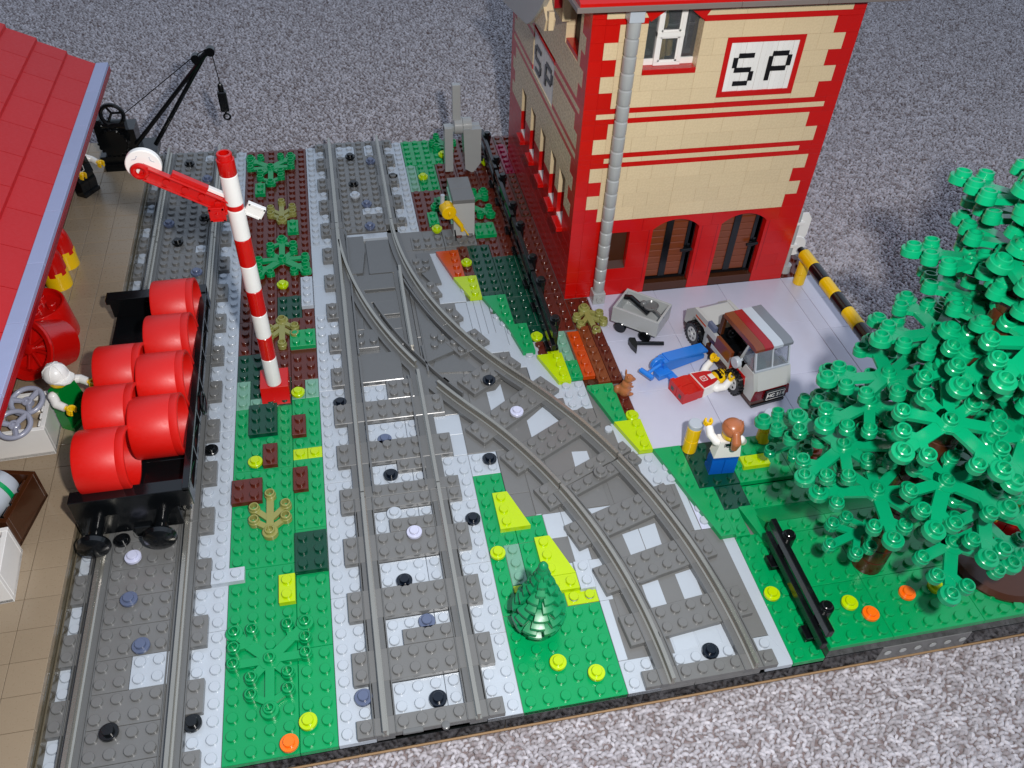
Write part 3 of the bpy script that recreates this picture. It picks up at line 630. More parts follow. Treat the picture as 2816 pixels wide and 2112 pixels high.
for x, y, z in fl:
    o = link('blossom', cached('blossom', lambda: MB().lathe([(.3, 0), (.5, .15), (.5, .38), (.3, .4), (.28, .6)], 16).mesh('blossom', 'dark_orange')), tree, (x-38.9, y-5, z-1.2))

rock = tag(obj('earth_mound', MB().lathe([(3.1, 0), (3.15, .2), (2.9, .5), (1.6, .85), (.4, .9)], 40), 'dark_brown', None, (47.3, 3.7, 1.2)), 'smooth brown round mound at the right edge beside the big tree', 'mound')

# ---------------------------------------------------------------- signal
sig = thing('semaphore_signal', 'tall red and white striped semaphore signal on a red block', 'railway signal', (2.9, 27.3, 0))
sb = MB().prism([(-1.0, 0), (1.15, 0), (1.0, 1.2), (-1.0, 1.2)], -.7, 1.3, 'Y'); sb.stud(-.5, .8, 1.2).stud(.5, .8, 1.2)
sb.prism([(-1.15, .0), (-.7, 0), (-.7, .55)], -1.0, 1.0, 'X')
obj('block', MB().box(-1.02, -.55, 0, 1.02, 1.5, 1.2, .03), 'red', sig); obj('block_foot', MB().prism([(-1.15, .0), (-.56, 0), (-.56, 1.15), (-.8, .4)], -1.0, 1.0, 'X'), 'red', sig)
def band(z0, z1, mat, r=.53): obj('band', MB().lathe([(r-.03, z0+.005), (r, z0+.04), (r, z1-.04), (r-.03, z1-.005)], 28), mat, sig)
zz = [1.2, 3.75, 5.78, 7.82, 9.85, 11.9, 13.95]
for i, (a, b_) in enumerate(zip(zz, zz[1:])): band(a, b_, 'white' if i % 2 == 0 else 'red')
band(13.95, 16.1, 'white'); band(16.1, 16.45, 'red', .5); band(16.45, 18.45, 'white')
obj('cap', MB().lathe([(.50, 18.45), (.53, 18.5), (.53, 19.45), (.45, 19.47), (.45, 19.8), (.42, 19.84), (.31, 19.84), (.31, 19.3)], 28), 'red', sig)
arm = MB()
A0 = Vector((-4.8, 0, 19.15)); A1 = Vector((-.3, 0, 16.25)); dv = (A1-A0).normalized(); nv = Vector((dv.z, 0, -dv.x))
Ma = Matrix.Translation(A0) @ Matrix(((dv.x, 0, -nv.x, 0), (0, 1, 0, 0), (dv.z, 0, -nv.z, 0), (0, 0, 0, 1)))
LA = (A1-A0).length
def abox(x0, z0, x1, z1, y0, y1, m='red', n='arm_rail'):
    b = MB(); b.M = Ma; b.box(x0, y0, z0, x1, y1, z1, .02); obj(n, b, m, sig)
obj('disc', MB().lathe([(.95, -.05), (1.0, 0), (1.0, .3), (.95, .35)], 36, (-4.6, .1, 19.3), 'Y'), 'white', sig)
dl = MB()
for k in range(4):
    a = k*PI/2+.6
    for j in range(6):
        t0 = a-.3+.1*j; t1 = t0+.1; r = .72-.14*math.cos((j-2.5)*.5)
        dl.tube((-4.6+r*math.cos(t0), .04, 19.3+r*math.sin(t0)), (-4.6+r*math.cos(t1), .04, 19.3+r*math.sin(t1)), .018, n=5)
obj('disc_rim', dl, 'purple_grey', sig)
abox(0, -.42, LA, .42, -.18, .04); 
abox(.3, .33, LA, .43, -.42, -.17); abox(.3, -.43, LA, -.33, -.42, -.17)
abox(1.6, .44, LA-1.6, .7, -.2, .2); abox(LA-1.6, .44, LA+.3, .66, -.1, .25, 'white', 'arm_plate')
eb = MB(); eb.torus((A0.x, -.25, A0.z), .36, .17, 26, 8, 'Y'); obj('ring', eb, 'red', sig)
pg = MB()
for t in (1.5, 2.6, 3.6, 4.6):
    q = A0+dv*t; pg.lathe([(.2, -.34), (.2, -.15)], 14, (q.x, 0, q.z), 'Y')
obj('peg', pg, 'red', sig)
ck = MB().box(-1.55, -.62, 15.6, -.6, -.1, 16.55, .03); obj('clamp', ck, 'red', sig)
cf = MB()
for a in ((-1.5, 15.65, -.65, 15.75), (-1.5, 16.4, -.65, 16.5), (-1.5, 15.65, -1.4, 16.5), (-.75, 15.65, -.65, 16.5)): cf.box(a[0], -.68, a[1], a[2], -.61, a[3])
cf.lathe([(.14, -.72), (.14, -.6)], 12, (-1.07, 0, 16.08), 'Y'); obj('clamp_rim', cf, 'red', sig)
rb = MB(); rb.M = Matrix.Translation((1.05, .1, 15.75)) @ Matrix.Rotation(math.radians(32), 4, 'Y'); rb.box(-.55, -.1, -.42, .6, .22, .42, .03); obj('tail_plate', rb, 'white', sig)
rb = MB(); rb.M = Matrix.Translation((1.05, .1, 15.75)) @ Matrix.Rotation(math.radians(32), 4, 'Y')
for a in ((-.5,-.4,.56,-.3),(-.5,.3,.56,.4),(-.5,-.4,-.4,.4),(.46,-.4,.56,.4)): rb.box(a[0], -.16, a[1], a[2], -.1, a[3])
obj('tail_rim', rb, 'white', sig)

# ---------------------------------------------------------------- wagon with drums
wg = thing('flat_wagon', 'black open goods wagon with lattice side on the left track', 'wagon', (-5, 25, 0))
def wb(*a, n='frame', m='black', c=.03): return obj(n, MB().box(a[0]+5, a[1]-25, a[2], a[3]+5, a[4]-25, a[5], c), m, wg)
for k in range(6): wb(-8.45, 16+k*3.15, 2.6, -1.7, 16+(k+1)*3.15-.02, 3.0, n='floor_plate')
wb(-8.5, 15.2, 3.0, -1.6, 16.1, 4.5, n='end_beam'); wb(-8.6, 15.35, 1.1, -2.6, 15.9, 3.0, n='end_beam'); wb(-8.6, 34.4, 3.0, -1.6, 35.2, 4.7, n='end_beam'); wb(-8.8, 34.3, 4.3, -1.6, 35.3, 4.75, n='end_beam')
wb(-8.0, 16, 1.6, -7.4, 35, 2.6, n='sole_bar'); wb(-2.7, 16, 1.6, -2.1, 35, 2.6, n='sole_bar')
sd = MB().box(3.1, -9.4, 3.0, 3.35, 9.9, 3.25, .02).box(3.0, -9.8, 4.35, 3.4, 9.9, 4.65, .02)
for k in range(7):
    y = -9.4+k*3.2; sd.box(3.08, y, 3.0, 3.38, y+.2, 4.4, .02)
    if k < 6: sd.tube((3.2, y+.2, 3.2), (3.2, y+3.2, 4.3), .07, n=6).tube((3.2, y+.2, 4.3), (3.2, y+3.2, 3.2), .07, n=6)
obj('lattice_side', sd, 'black', wg)
hand = MB().torus((3.5, -1.2, 3.2), .75, .09, 24, 8, 'X'); hand.box(3.4, -1.9, 3.15, 3.55, -.5, 3.25)
obj('brake_wheel', hand, 'black', wg)
for x in (-7.55, -3.75):
    obj('buffer', MB().lathe([(.42, -9.2), (.42, -10.6), (.5, -10.7), (.95, -10.95), (1.0, -11.1), (.9, -11.35), (.5, -11.6), (.1, -11.68)], 26, (x+5, 0, 1.95), 'Y'), 'black', wg)
for y in (19, 31):
    for x in (-7.5, -2.5): obj('wheel', MB().lathe([(.9, -.25), (.9, .2), (1.15, .22), (1.15, .32)], 22, (x+5, y-25, 1.9), 'X'), 'black', wg)
ck = MB().box(-.5, -9.9, .7, .5, -8.5, 1.6, .05); obj('coupling', ck, 'black', wg)
drum = cached('drum', lambda: MB().lathe([(1.6, -1.5), (1.95, -1.42), (2.0, -1.3), (2.0, .95), (1.97, 1.0), (2.0, 1.05), (2.0, 1.45), (1.94, 1.5), (1.8, 1.5), (1.76, 1.4), (1.76, -1.0), (1.5, -1.05)], 48, (0,0,0), 'X').mesh('drum', 'drum_red'))
for x, y, z, l in [(-3.4,32.2,5.2,'rearmost red drum on the black wagon'), (-3.45,28.2,5.2,'second red drum from the back on the wagon, right row'), (-3.5,24.2,5.2,'third red drum from the back on the wagon, right row'), (-3.55,20.1,5.2,'front red drum of the right row on the wagon'),
                (-6.3,25.4,5.2,'rear red drum of the left row, nearest the yellow and red barrels'), (-6.35,21.5,5.2,'middle red drum of the left row beside the man in green'), (-6.4,17.7,5.2,'red drum at the near left corner of the wagon')]:
    tag(link('drum', drum, None, (x, y, z)), l, 'drum', 'red drums loaded on the wagon')

# ---------------------------------------------------------------- platform goods
def lap(name, label, cat, loc, rz=0, group=None): return thing(name, label, cat, loc, math.radians(rz), group)
def crate(label, loc, rz, w, d, h, mat, n=3):
    t = lap('crate', label, 'crate', loc, rz, 'open crates on the platform')
    obj('crate_floor', MB().box(-w/2, -d/2, 0, w/2, d/2, .3, .02), mat, t)
    for s in (-1, 1):
        obj('side_panel', MB().box(-w/2, s*d/2-(.3 if s > 0 else 0), .02, w/2, s*d/2+(0 if s > 0 else .3), h, .03), mat, t)
        b = MB(); x0 = s*w/2-(.3 if s > 0 else 0); b.box(x0, -d/2+.31, .02, x0+.3, d/2-.31, h, .03)
        xi = x0-.18 if s > 0 else x0+.3
        for k in range(n): 
            y = -d/2+.45+k*(d-.9)/n; b.box(xi, y, h-1.2, xi+.18, y+(d-.9)/n-.2, h-.04, .05)
        obj('side_panel', b, mat, t)
    return t
c1 = crate('white crate holding two grey steering wheels, beside the man in green', (-13.1, 24.0, 1.6), 2, 3.8, 3.7, 2.4, 'white', 4)
c2 = crate('dark brown crate holding a white and green barrel', (-13.4, 17.2, 1.6), -13, 4, 3.9, 2.4, 'dark_brown', 3)
c3 = crate('white crate nearest the front of the platform, cut by the picture edge', (-13.6, 12.6, 1.6), 4, 4, 3.6, 2.4, 'white', 4)
def wheel_thing(label, loc, ex, ey):
    t = tag(link('steering_wheel', None, None, loc), label, 'steering wheel', 'grey steering wheels in the white crate'); t.rotation_euler = (math.radians(ex), math.radians(ey), .3)
    obj('rim', MB().torus((0,0,0), .98, .17, 34, 12), 'purple_grey', t)
    b = MB()
    for k in range(3):
        a = 2*PI*k/3+.5; b.tube((.2*math.cos(a), .2*math.sin(a), -.1), (.95*math.cos(a), .95*math.sin(a), 0), .16, .2, 8)
    obj('spoke', b, 'purple_grey', t); obj('hub', MB().lathe([(.34, -.35), (.34, .02), (.28, .06), (.16, .06), (.16, -.1)], 18), 'purple_grey', t)
wheel_thing('grey steering wheel nearer the picture bottom in the white crate', (-12.9, 22.6, 4.35), 16, 0); wheel_thing('grey steering wheel farther back in the white crate', (-12.5, 24.7, 4.35), 14, -6)
for y, l in ((23.35,'tan barrel under the nearer steering wheel'), (25.0,'tan barrel under the farther steering wheel')):
    tag(obj('barrel', MB().lathe([(.5,-1.2),(.75,-.7),(.82,0),(.75,.7),(.5,1.2)], 24, (0,0,0), 'X'), 'dark_tan', None, (-12.9, y, 3.0)), l, 'barrel')
br = lap('barrel', 'white barrel with green hoops lying in the dark brown crate', 'barrel', (-13.7, 17.3, 3.4), 60)
obj('cask', MB().lathe([(.85,-1.7),(1.15,-1.2),(1.3,0),(1.15,1.2),(.85,1.7)], 30, (0,0,0), 'X'), 'light_grey', br)
for x in (-.75, .75): obj('hoop', MB().lathe([(1.25, x-.14), (1.3, x-.12), (1.3, x+.12), (1.25, x+.14)], 30, (0,0,0), 'X'), 'green', br)
for (x, y, l) in ((-14.0, 41.2, 'nearer red domed barrel with yellow castellated base on the platform'), (-13.9, 44.0, 'farther red domed barrel with yellow castellated base on the platform')):
    t = lap('domed_barrel', l, 'barrel', (x, y, 1.6), 0, 'red and yellow barrels on the platform')
    b = MB().lathe([(.98, 0), (.98, 1.3)], 32)
    for k in range(6):
        a = k*PI/3; b.M = Matrix.Rotation(a, 4, 'Z'); b.box(.74, -.26, 1.28, .97, .26, 1.62)
    b.M = None; obj('base_ring', b, 'yellow', t)
    obj('dome', MB().lathe([(.96, 1.3), (.96, 1.7), (.93, 2.3), (.85, 2.9), (.68, 3.4), (.4, 3.75), (.1, 3.85)], 32), 'red', t)
t = lap('red_tub', 'upright red round tub with studs in its recessed top', 'tub', (-13.7, 34.9, 1.6), 0, 'big red tubs on the platform')
obj('tub_shell', MB().lathe([(2.15, 0), (2.15, .3), (1.95, 2.9), (1.9, 3.0), (1.75, 3.0), (1.7, 2.5), (.1, 2.5)], 44), 'red', t)
b = MB()
for i in (-1, 0, 1):
    for j in (-1, 0, 1):
        if i*j == 0: b.lathe([(.34, 2.5), (.34, 2.9), (.3, 2.95)], 16, (i*.98, j*.98, 0))
obj('tub_stud', b, 'red', t)
t = lap('red_tub', 'red round tub tipped over with its wide flange towards the man in green', 'tub', (-13.4, 31.0, 3.6), 0, 'big red tubs on the platform'); t.rotation_euler = (math.radians(58), 0, math.radians(-28))
obj('tub_shell', MB().lathe([(1.75, -2.4), (1.85, -2.3), (1.9, .5), (2.2, .7), (2.25, .85), (2.2, 1.0), (1.85, .95), (1.6, .7), (1.55, .2), (.2, .15)], 44), 'red', t)
b = MB()
for k in range(8): 
    a = k*PI/4; b.M = Matrix.Rotation(a, 4, 'Z'); b.box(.35, -.09, .1, 1.5, .09, .55, .02)
b.M = None; b.lathe([(.4, .1), (.4, .7), (.3, .75)], 16); obj('tub_spoke', b, 'red', t)

# ---------------------------------------------------------------- station building under the red roof
st = thing('station_building', 'station with a large red tiled roof edged in lilac grey over the platform', 'building', (-17, 35, 1.6))
obj('wall', MB().box(-2, -24, 0, 1.9, 22, 10.4, .03), 'dark_brown', st); obj('post', MB().box(1.9, 10.5, 0, 2.3, 11, 9, .03), 'dark_tan', st)
E0 = 57.2
yj = [57.2, 51.6, 45.6, 39.7, 33.7, 27.7, 21.9, 16, 10]
for a, c in zip(yj[1:], yj): obj('edge_tile', MB().box(-10.2+17, a-35+.02, 11.05, -9.2+17, c-35-.02, 11.4, .03), 'stripe_lilac', st)
obj('fascia', MB().box(-10.6+17, 10-35, 10.6, -9.15+17, E0-35, 11.04, .02), 'dark_red', st)
for r in range(7):
    x1 = -10.2-2*r+17; z = 11.05+1.2*r; off = (0, 2)[r % 2]; y = E0-35
    first = True
    while y > 8-35:
        L = 4 if not (first and off) else 2; first = False
        y2 = y-L
        b = MB().prism([(x1, z-.4), (x1, z+.16), (x1-2.0, z+1.22), (x1-2.0, z+.6)], y2+.02, y-.02, 'Y')
        link('roof_tile', cached(('rt', r, L), lambda: MB().prism([(0, -.4), (0, .26), (-2.04, 1.2), (-2.04, .6)], .03, L-.03, 'Y').mesh('roof_tile', 'roof_red')), st, (x1, y2, z)); y = y2
obj('gable', MB().prism([(-8.0, 10.6), (6.7, 10.6), (6.7, 11.0), (-7.2, 19.0), (-8.0, 19.0)], -26, 21.9, 'Y'), 'dark_red', st)

# ---------------------------------------------------------------- black crane
cr = thing('hand_crane', 'black hand crane at the far end of the platform with its jib over the carpet', 'crane', (-11, 61, 0))
def cb(x0,y0,z0,x1,y1,z1,n='frame'): obj(n, MB().box(x0+11, y0-61, z0, x1+11, y1-61, z1, .03), 'black', cr)
cb(-12.9, 59.7, -.4, -9.0, 63.8, 1.9, 'pedestal'); cb(-13.2, 60, 1.9, -8.0, 63.5, 2.6, 'turntable'); cb(-12.2, 60.2, 2.6, -10.8, 62.6, 5.2); cb(-10.7, 60.8, 2.6, -9.6, 63, 4.9); cb(-13.0, 60.3, 3.2, -12.3, 62.3, 6.2)
gw = MB().lathe([(1.25, -.2), (1.25, .2)], 30, (-.6, -.9, 4.0), 'Y')
for k in range(20):
    a = 2*PI*k/20; gw.box(-.6+1.3*math.cos(a)-.09, -1.1, 4.0+1.3*math.sin(a)-.09, -.6+1.3*math.cos(a)+.09, -.7, 4.0+1.3*math.sin(a)+.09)
obj('gear', gw, 'black', cr)
hw = MB().torus((-.1, -.3, 6.5), 1.0, .2, 26, 8, 'Y')
for k in range(3): a = k*2*PI/3; hw.tube((-.1, -.3, 6.7), (-.1+math.cos(a), -.3, 6.7+math.sin(a)), .12, n=8)
obj('hand_wheel', hw, 'black', cr)
obj('winch_drum', MB().lathe([(.6, -1.2), (.6, 1.0)], 20, (-.2, 0, 5.3), 'X'), 'black', cr)
for p0 in ((1.3, -.3, 3.4), (2.9, .4, 2.9)): obj('jib', MB().tube(p0, (9.3, 0, 11.6), .22, .2, 10), 'black', cr)
obj('jib', MB().tube((8.3, 0, 10.9), (9.9, 0, 12.1), .26, n=10), 'black', cr)
for p in ((9.9, 0, 12.0), (8.5, 0, 11.4)): obj('pulley', MB().lathe([(.42, -.32), (.42, .32)], 18, p, 'Y'), 'black', cr)
obj('rope', MB().tube((.9, 0, 6.4), (8.4, 0, 11.6), .05, n=6).tube((10.0, -.05, 11.8), (10.15, -.05, 8.9), .05, n=6).tube((8.4, 0, 11.6), (9.8, 0, 12.3), .05, n=6), 'black', cr)
hk = MB().lathe([(.2, 8.2), (.28, 8.3), (.28, 8.7), (.15, 8.95)], 14, (10.15, -.1, 0)).box(9.75, -.45, 6.2, 10.55, .3, 8.2, .1)
hk.tube((10.15, -.1, 5.9), (10.15, -.1, 6.3), .12, n=8).torus((10.2, -.1, 5.6), .3, .1, 18, 8, 'Y')
obj('hook', hk, 'black', cr)

# ---------------------------------------------------------------- figures
def figure(label, loc, rot, legs, torso, arm, hat=None, armpose=((10, 0), (10, 0)), hatmat='white', face=True, print_fn=None, head='yellow', beard=False, legs2=None):
    t = tag(link('toy_figure', None, None, loc), label, 'toy figure'); t.rotation_euler = [math.radians(a) for a in rot]
    for s in (-1, 1):
        obj('leg', MB().prism([(-.62, 0), (.42, 0), (.42, 1.35), (.3, 1.55), (-.42, 1.55), (-.5, 1.2), (-.46, .35), (-.62, .33)], s*.02 if s > 0 else -.96, .96 if s > 0 else -.02, 'X'), legs, t)
    for s in (-.5, .5): obj('sole_hole', MB().box(s-.17, -.2, -.012, s+.17, .16, .0), 'slab_grey', t)
    obj('hips', MB().box(-.97, -.42, 1.5, .97, .42, 1.85, .04), legs2 or legs, t)
    tb = MB(); w0, w1, d0, d1, z0, z1 = .98, .76, .48, .40, 1.86, 3.45
    tb.add([(-w0,-d0,z0),(w0,-d0,z0),(w0,d0,z0),(-w0,d0,z0),(-w1,-d1,z1),(w1,-d1,z1),(w1,d1,z1),(-w1,d1,z1)], [(0,3,2,1),(4,5,6,7),(0,1,5,4),(1,2,6,5),(2,3,7,6),(3,0,4,7)])
    obj('torso', tb, torso, t)
    for s, (up, out) in zip((-1, 1), armpose):
        sh = Vector((s*.88, 0, 3.15)); el = sh+Vector((s*.32, -.1-.15*math.sin(math.radians(up)), -.62*math.cos(math.radians(up))-.1)) if up < 90 else sh+Vector((s*.38, -.25, -.2))
        dirn = Vector((s*.05, -math.sin(math.radians(max(up, 25))), -math.cos(math.radians(max(up, 25))))).normalized()
        el = sh+Vector((s*.3, 0, 0))+dirn*.5; fw = (dirn+Vector((-s*.1, -.75, .1))).normalized(); wr = el+fw*.62
        b = MB().ball(sh, .34, 14, 8).tube(sh, el, .32, .3, 12).ball(el, .3, 14, 8).tube(el, wr, .3, .27, 12); obj('arm', b, arm, t)
        h = MB().tube(wr, wr+fw*.2, .15, n=10); c = wr+fw*.42
        u = Vector((0, 0, 1)).cross(fw); u = u.normalized() if u.length > .1 else Vector((1, 0, 0)); w_ = fw
        pts = []
        for k in range(11):
            a = math.radians(-140+28*k); pts.append(c - w_*.24*math.cos(a) + u*.24*math.sin(a))
        ax = u.cross(w_).normalized()
        for p, q in zip(pts, pts[1:]):
            for zz_ in (-.18, 0, .18): h.tube(p+ax*zz_, q+ax*zz_, .09, n=8)
        obj('hand', h, 'yellow', t)
    obj('neck', MB().lathe([(.38, 3.44), (.38, 3.6)], 16), head, t)
    obj('head', MB().lathe([(.4, 3.56), (.58, 3.63), (.64, 3.78), (.64, 4.4), (.56, 4.56), (.38, 4.62), (.3, 4.63), (.3, 4.82)], 28), head, t)
    if face:
        f = MB().ball((-.2, -.6, 4.2), .07, 8, 6).ball((.2, -.6, 4.2), .07, 8, 6)
        for k in range(6): a0 = -.45+.15*k; f.tube((.62*math.sin(a0), -.635*math.cos(a0), 3.9+.6*a0*a0), (.62*math.sin(a0+.15), -.635*math.cos(a0+.15), 3.9+.6*(a0+.15)**2), .025, n=6)
        obj('face_print', f, 'black', t)
    if beard:
        f = MB()
        for k in range(14): a0 = -.9+.13*k; f.box(.63*math.sin(a0)-.05, -.66*math.cos(a0)-.02, 3.62, .63*math.sin(a0)+.05, -.66*math.cos(a0)+.03, 3.95-.05*(k % 3))
        f.box(-.35, -.68, 4.0, .35, -.62, 4.08); f.box(-.3, -.66, 4.3, .3, -.6, 4.38); obj('beard_print', f, 'black', t)
    if hat == 'cap':
        b = MB().lathe([(.72, 4.12), (.78, 4.3), (.78, 4.5), (.66, 4.85), (.4, 5.1), (.1, 5.18)], 28)
        b.prism([(-.7, -.3), (-.55, -.95), (-.25, -1.2), (.25, -1.2), (.55, -.95), (.7, -.3)], 4.12, 4.24)
        obj('cap', b, 'white', t)
        rb_ = MB()
        for k in range(6):
            a = k*PI/3+.3
            for r0, z0_, r1, z1_ in ((.79, 4.35, .67, 4.87), (.67, 4.87, .41, 5.11), (.41, 5.11, .1, 5.19)): rb_.tube((r0*math.cos(a), r0*math.sin(a), z0_), (r1*math.cos(a), r1*math.sin(a), z1_), .03, n=6)
        obj('cap_rib', rb_, 'white', t)
    if hat == 'hair':
        b = MB().ball((0, .05, 4.5), .78, 24, 14, (1, 1, .9)).ball((0, .75, 4.55), .3, 16, 10)
        for (p, q, r0, r1) in (((0, .75, 4.6), (0, 1.1, 4.1), .28, .34), ((0, 1.1, 4.1), (.02, 1.05, 3.55), .34, .26), ((.02, 1.05, 3.55), (.05, .95, 3.2), .26, .1)): b.tube(p, q, r0, r1, 14).ball(q, r1, 14, 8)
        obj('hair', b, 'hair', t)
        s_ = MB()
        for k in range(9):
            a = -1.2+.3*k; s_.path([(.72*math.sin(a), .05-.45*math.cos(a), 4.95), (.6*math.sin(a), .35, 5.02), (.25*math.sin(a), .72, 4.78)], .05, 6)
        obj('hair_strand', s_, 'hair', t)
    if hat == 'berry':
        obj('hat', MB().ball((0, 0, 4.75), .85, 20, 12, (1, 1, .8)), hatmat, t)
    return t
fg = figure('man in green dungarees with white cap and white sleeves beside the wagon', (-10.3, 25.2, 1.6), (0, 0, 62), 'fig_green', 'fig_green', 'white', 'cap', ((55, 0), (75, 0)))
fw_ = figure('woman with brown ponytail, white top and blue trousers seen from behind', (33.0, 14.4, .4), (0, 0, 176), 'fig_blue', 'white', 'white', 'hair', ((25, 0), (115, 0)))
fw_.scale = (.95, .95, .95); colr = MB().box(-.45, .48, 3.0, .45, .5, 3.35).box(-.25, .485, 2.95, .25, .505, 3.0); obj('collar_print', colr, 'navy_black', fw_)
cw = MB()
for a in ((-.42,3.03,.42,3.05),(-.42,3.03,-.4,3.32),(.4,3.03,.42,3.32)): cw.box(a[0], .49, a[1], a[2], .51, a[3])
obj('collar_line', cw, 'white', fw_)
fl_ = figure('man in red and white lying on his back with his head under the van', (32.5, 22.1, .48), (-90, 0, -75), 'red', 'white', 'white', None, ((150, 0), (150, 0)), beard=True, face=False)
bib = MB().prism([(-.88, 1.9), (.88, 1.9), (.72, 2.9), (.5, 3.42), (.3, 3.42), (.3, 2.95), (-.3, 2.95), (-.3, 3.42), (-.5, 3.42), (-.72, 2.9)], -.51, -.44, 'Y'); obj('overalls_print', bib, 'print_red', fl_)
em = MB()
for a in ((-.25,2.2,.25,2.24),(-.25,2.66,.25,2.7),(-.25,2.2,-.21,2.7),(.21,2.2,.25,2.7)): em.box(a[0], -.53, a[1], a[2], -.5, a[3])
em.tube((-.15,-.52,2.3), (.0,-.52,2.5), .02, n=5).tube((.0,-.52,2.5), (.16,-.52,2.35), .02, n=5).tube((.0,-.52,2.5), (.0,-.52,2.65), .02, n=5); obj('emblem_print', em, 'white', fl_)
fk = figure('man in black suit with white sleeves at the far end of the platform', (-13.9, 55.5, 1.6), (0, 0, 58), 'black', 'black', 'white', None, ((60, 0), (60, 0)))
em = MB()
for a in ((-.5,2.4,.0,2.44),(-.5,2.9,.0,2.94),(-.5,2.4,-.46,2.94),(-.04,2.4,0,2.94)): em.box(a[0], -.5, a[1], a[2], -.47, a[3])
obj('emblem_print', em, 'white', fk)
fr = figure('figure with a red hat and flowery print at the right edge', (48.0, 5.2, 1.75), (0, 0, -40), 'red', 'lime', 'white', 'berry', ((70, 0), (70, 0)), 'strawberry')
fp = MB(); rr = random.Random(5)
for k in range(14): fp.lathe([(.1, -.53), (.1, -.46)], 10, (rr.uniform(-.6, .6), 0, rr.uniform(2.0, 3.3)), 'Y')
obj('flower_print', fp, 'print_red', fr)
fp = MB()
for k in range(10): fp.lathe([(.09, -.525), (.09, -.46)], 10, (rr.uniform(-.6, .6), 0, rr.uniform(2.0, 3.3)), 'Y')
obj('flower_print', fp, 'light_grey', fr)

# ---------------------------------------------------------------- fences
def fence(x, y, z, label, rz=0):
    t = thing('rail_fence', label, 'fence', (x, y, z), math.radians(rz), 'black rail fences')
    for zc in (2.55, 1.25): obj('rail', cached(('frail', zc), lambda: 0) or MB().box(-.42, .05, zc-.3, -.06, 7.95, zc+.3, .04), 'black', t)
    for yy_ in (1.5, 6.5):
        obj('post', MB().box(-.12, yy_-.36, 0, .36, yy_+.36, 2.9, .05).lathe([(.42, 2.6), (.42, 3.0), (.3, 3.02), (.3, 3.2), (.26, 3.23)], 18, (.1, yy_, 0)).box(-.55, yy_-.45, 0, .45, yy_+.45, .4, .03), 'black', t)
fence(24.4, 52.2, .2, 'farthest black rail fence beside the red building, by the grey frame'); fence(24.4, 43.9, .2, 'second farthest black rail fence beside the red building')
fence(24.4, 35.6, .2, 'black rail fence beside the building, level with the dark green bank'); fence(24.4, 27.4, .2, 'black rail fence ending at the lime wedge plate, nearest of the row by the building')
fence(33.6, -.1, .45, 'black rail fence standing alone at the front right on the green plates')

# ---------------------------------------------------------------- grey frame and relay box with tap
gf = thing('grey_frame', 'light grey two-legged frame with an upright blade near the far edge', 'track device', (21.6, 57.6, 0))
obj('leg', MB().box(-1.7, -.5, .1, -.85, .6, 4.9, .04), 'pipe_grey', gf)
obj('leg', MB().prism([(.3, .6), (1.05, .1), (1.9, 1.2), (1.9, 4.9), (.1, 4.9)], -1.0, .5, 'Y'), 'pipe_grey', gf)
obj('hinge', MB().lathe([(.78, -.62), (.82, -.58), (.82, .2)], 26, (-.1, 0, 4.9), 'X'), 'pipe_grey', gf); obj('hinge', MB().lathe([(.8, .24), (.8, 1.1)], 26, (-.1, 0, 4.9), 'X'), 'pipe_grey', gf)
obj('blade', MB().box(-.85, -.3, 5.6, -.05, .3, 9.2, .04), 'pipe_grey', gf); obj('bracket', MB().box(-1.7, -.3, 4.4, 1.9, .35, 4.95, .04), 'pipe_grey', gf)
bx = thing('relay_box', 'light grey relay box with dark grey top beside the points', 'equipment box', (20, 47.5, 0))
obj('box_body', MB().box(-.98, -1.95, .1, .98, 1.95, 3.55, .03), 'warm_grey', bx)
for y in (-2, 0): obj('lid', MB().box(-1.0, y+.01, 3.56, 1.0, y+1.99, 3.96, .03), 'dark_grey', bx)
obj('side_window', MB().prism([(-1.5, 1.2), (-1.5, 3.4), (1.2, 3.5), (1.2, 1.4)], -1.15, -1.0, 'X'), 'sand_green', bx)
tp = thing('yellow_tap', 'yellow round tap with spout and grey handle beside the relay box', 'tap', (18.5, 45.6, 3.0))
tp.rotation_euler = (0, 0, math.radians(8))
obj('tap_body', MB().lathe([(.62, .5), (.68, .45), (.68, -.55), (.6, -.62)], 26, (0,0,0), 'Y'), 'yellow', tp); obj('knob', MB().ball((0, -.7, 0), .14, 12, 8, (1,1,1.6)).box(-.2, -.3, .6, .2, .2, .74, .02), 'yellow', tp)
obj('spout', MB().tube((.4, -.2, -.5), (1.2, -.4, -1.7), .26, .22, 12).tube((1.2, -.4, -1.7), (1.25, -.45, -2.2), .16, n=10).tube((1.3, -.4, -1.8), (1.8, -.55, -2.7), .06, n=8), 'yellow', tp)
obj('handle', MB().tube((-.3, .5, 1.3), (-.35, .5, .3), .2, n=10).tube((-.2, .5, .4), (.5, .5, .4), .16, n=10), 'light_grey', tp)
tag(obj('black_hose', MB().path([(19.1, 45.3, 1.0), (19.15, 45.0, .4), (19.1, 44.6, .3)], .06), 'black', None), 'thin black hose hanging below the yellow tap', 'hose')

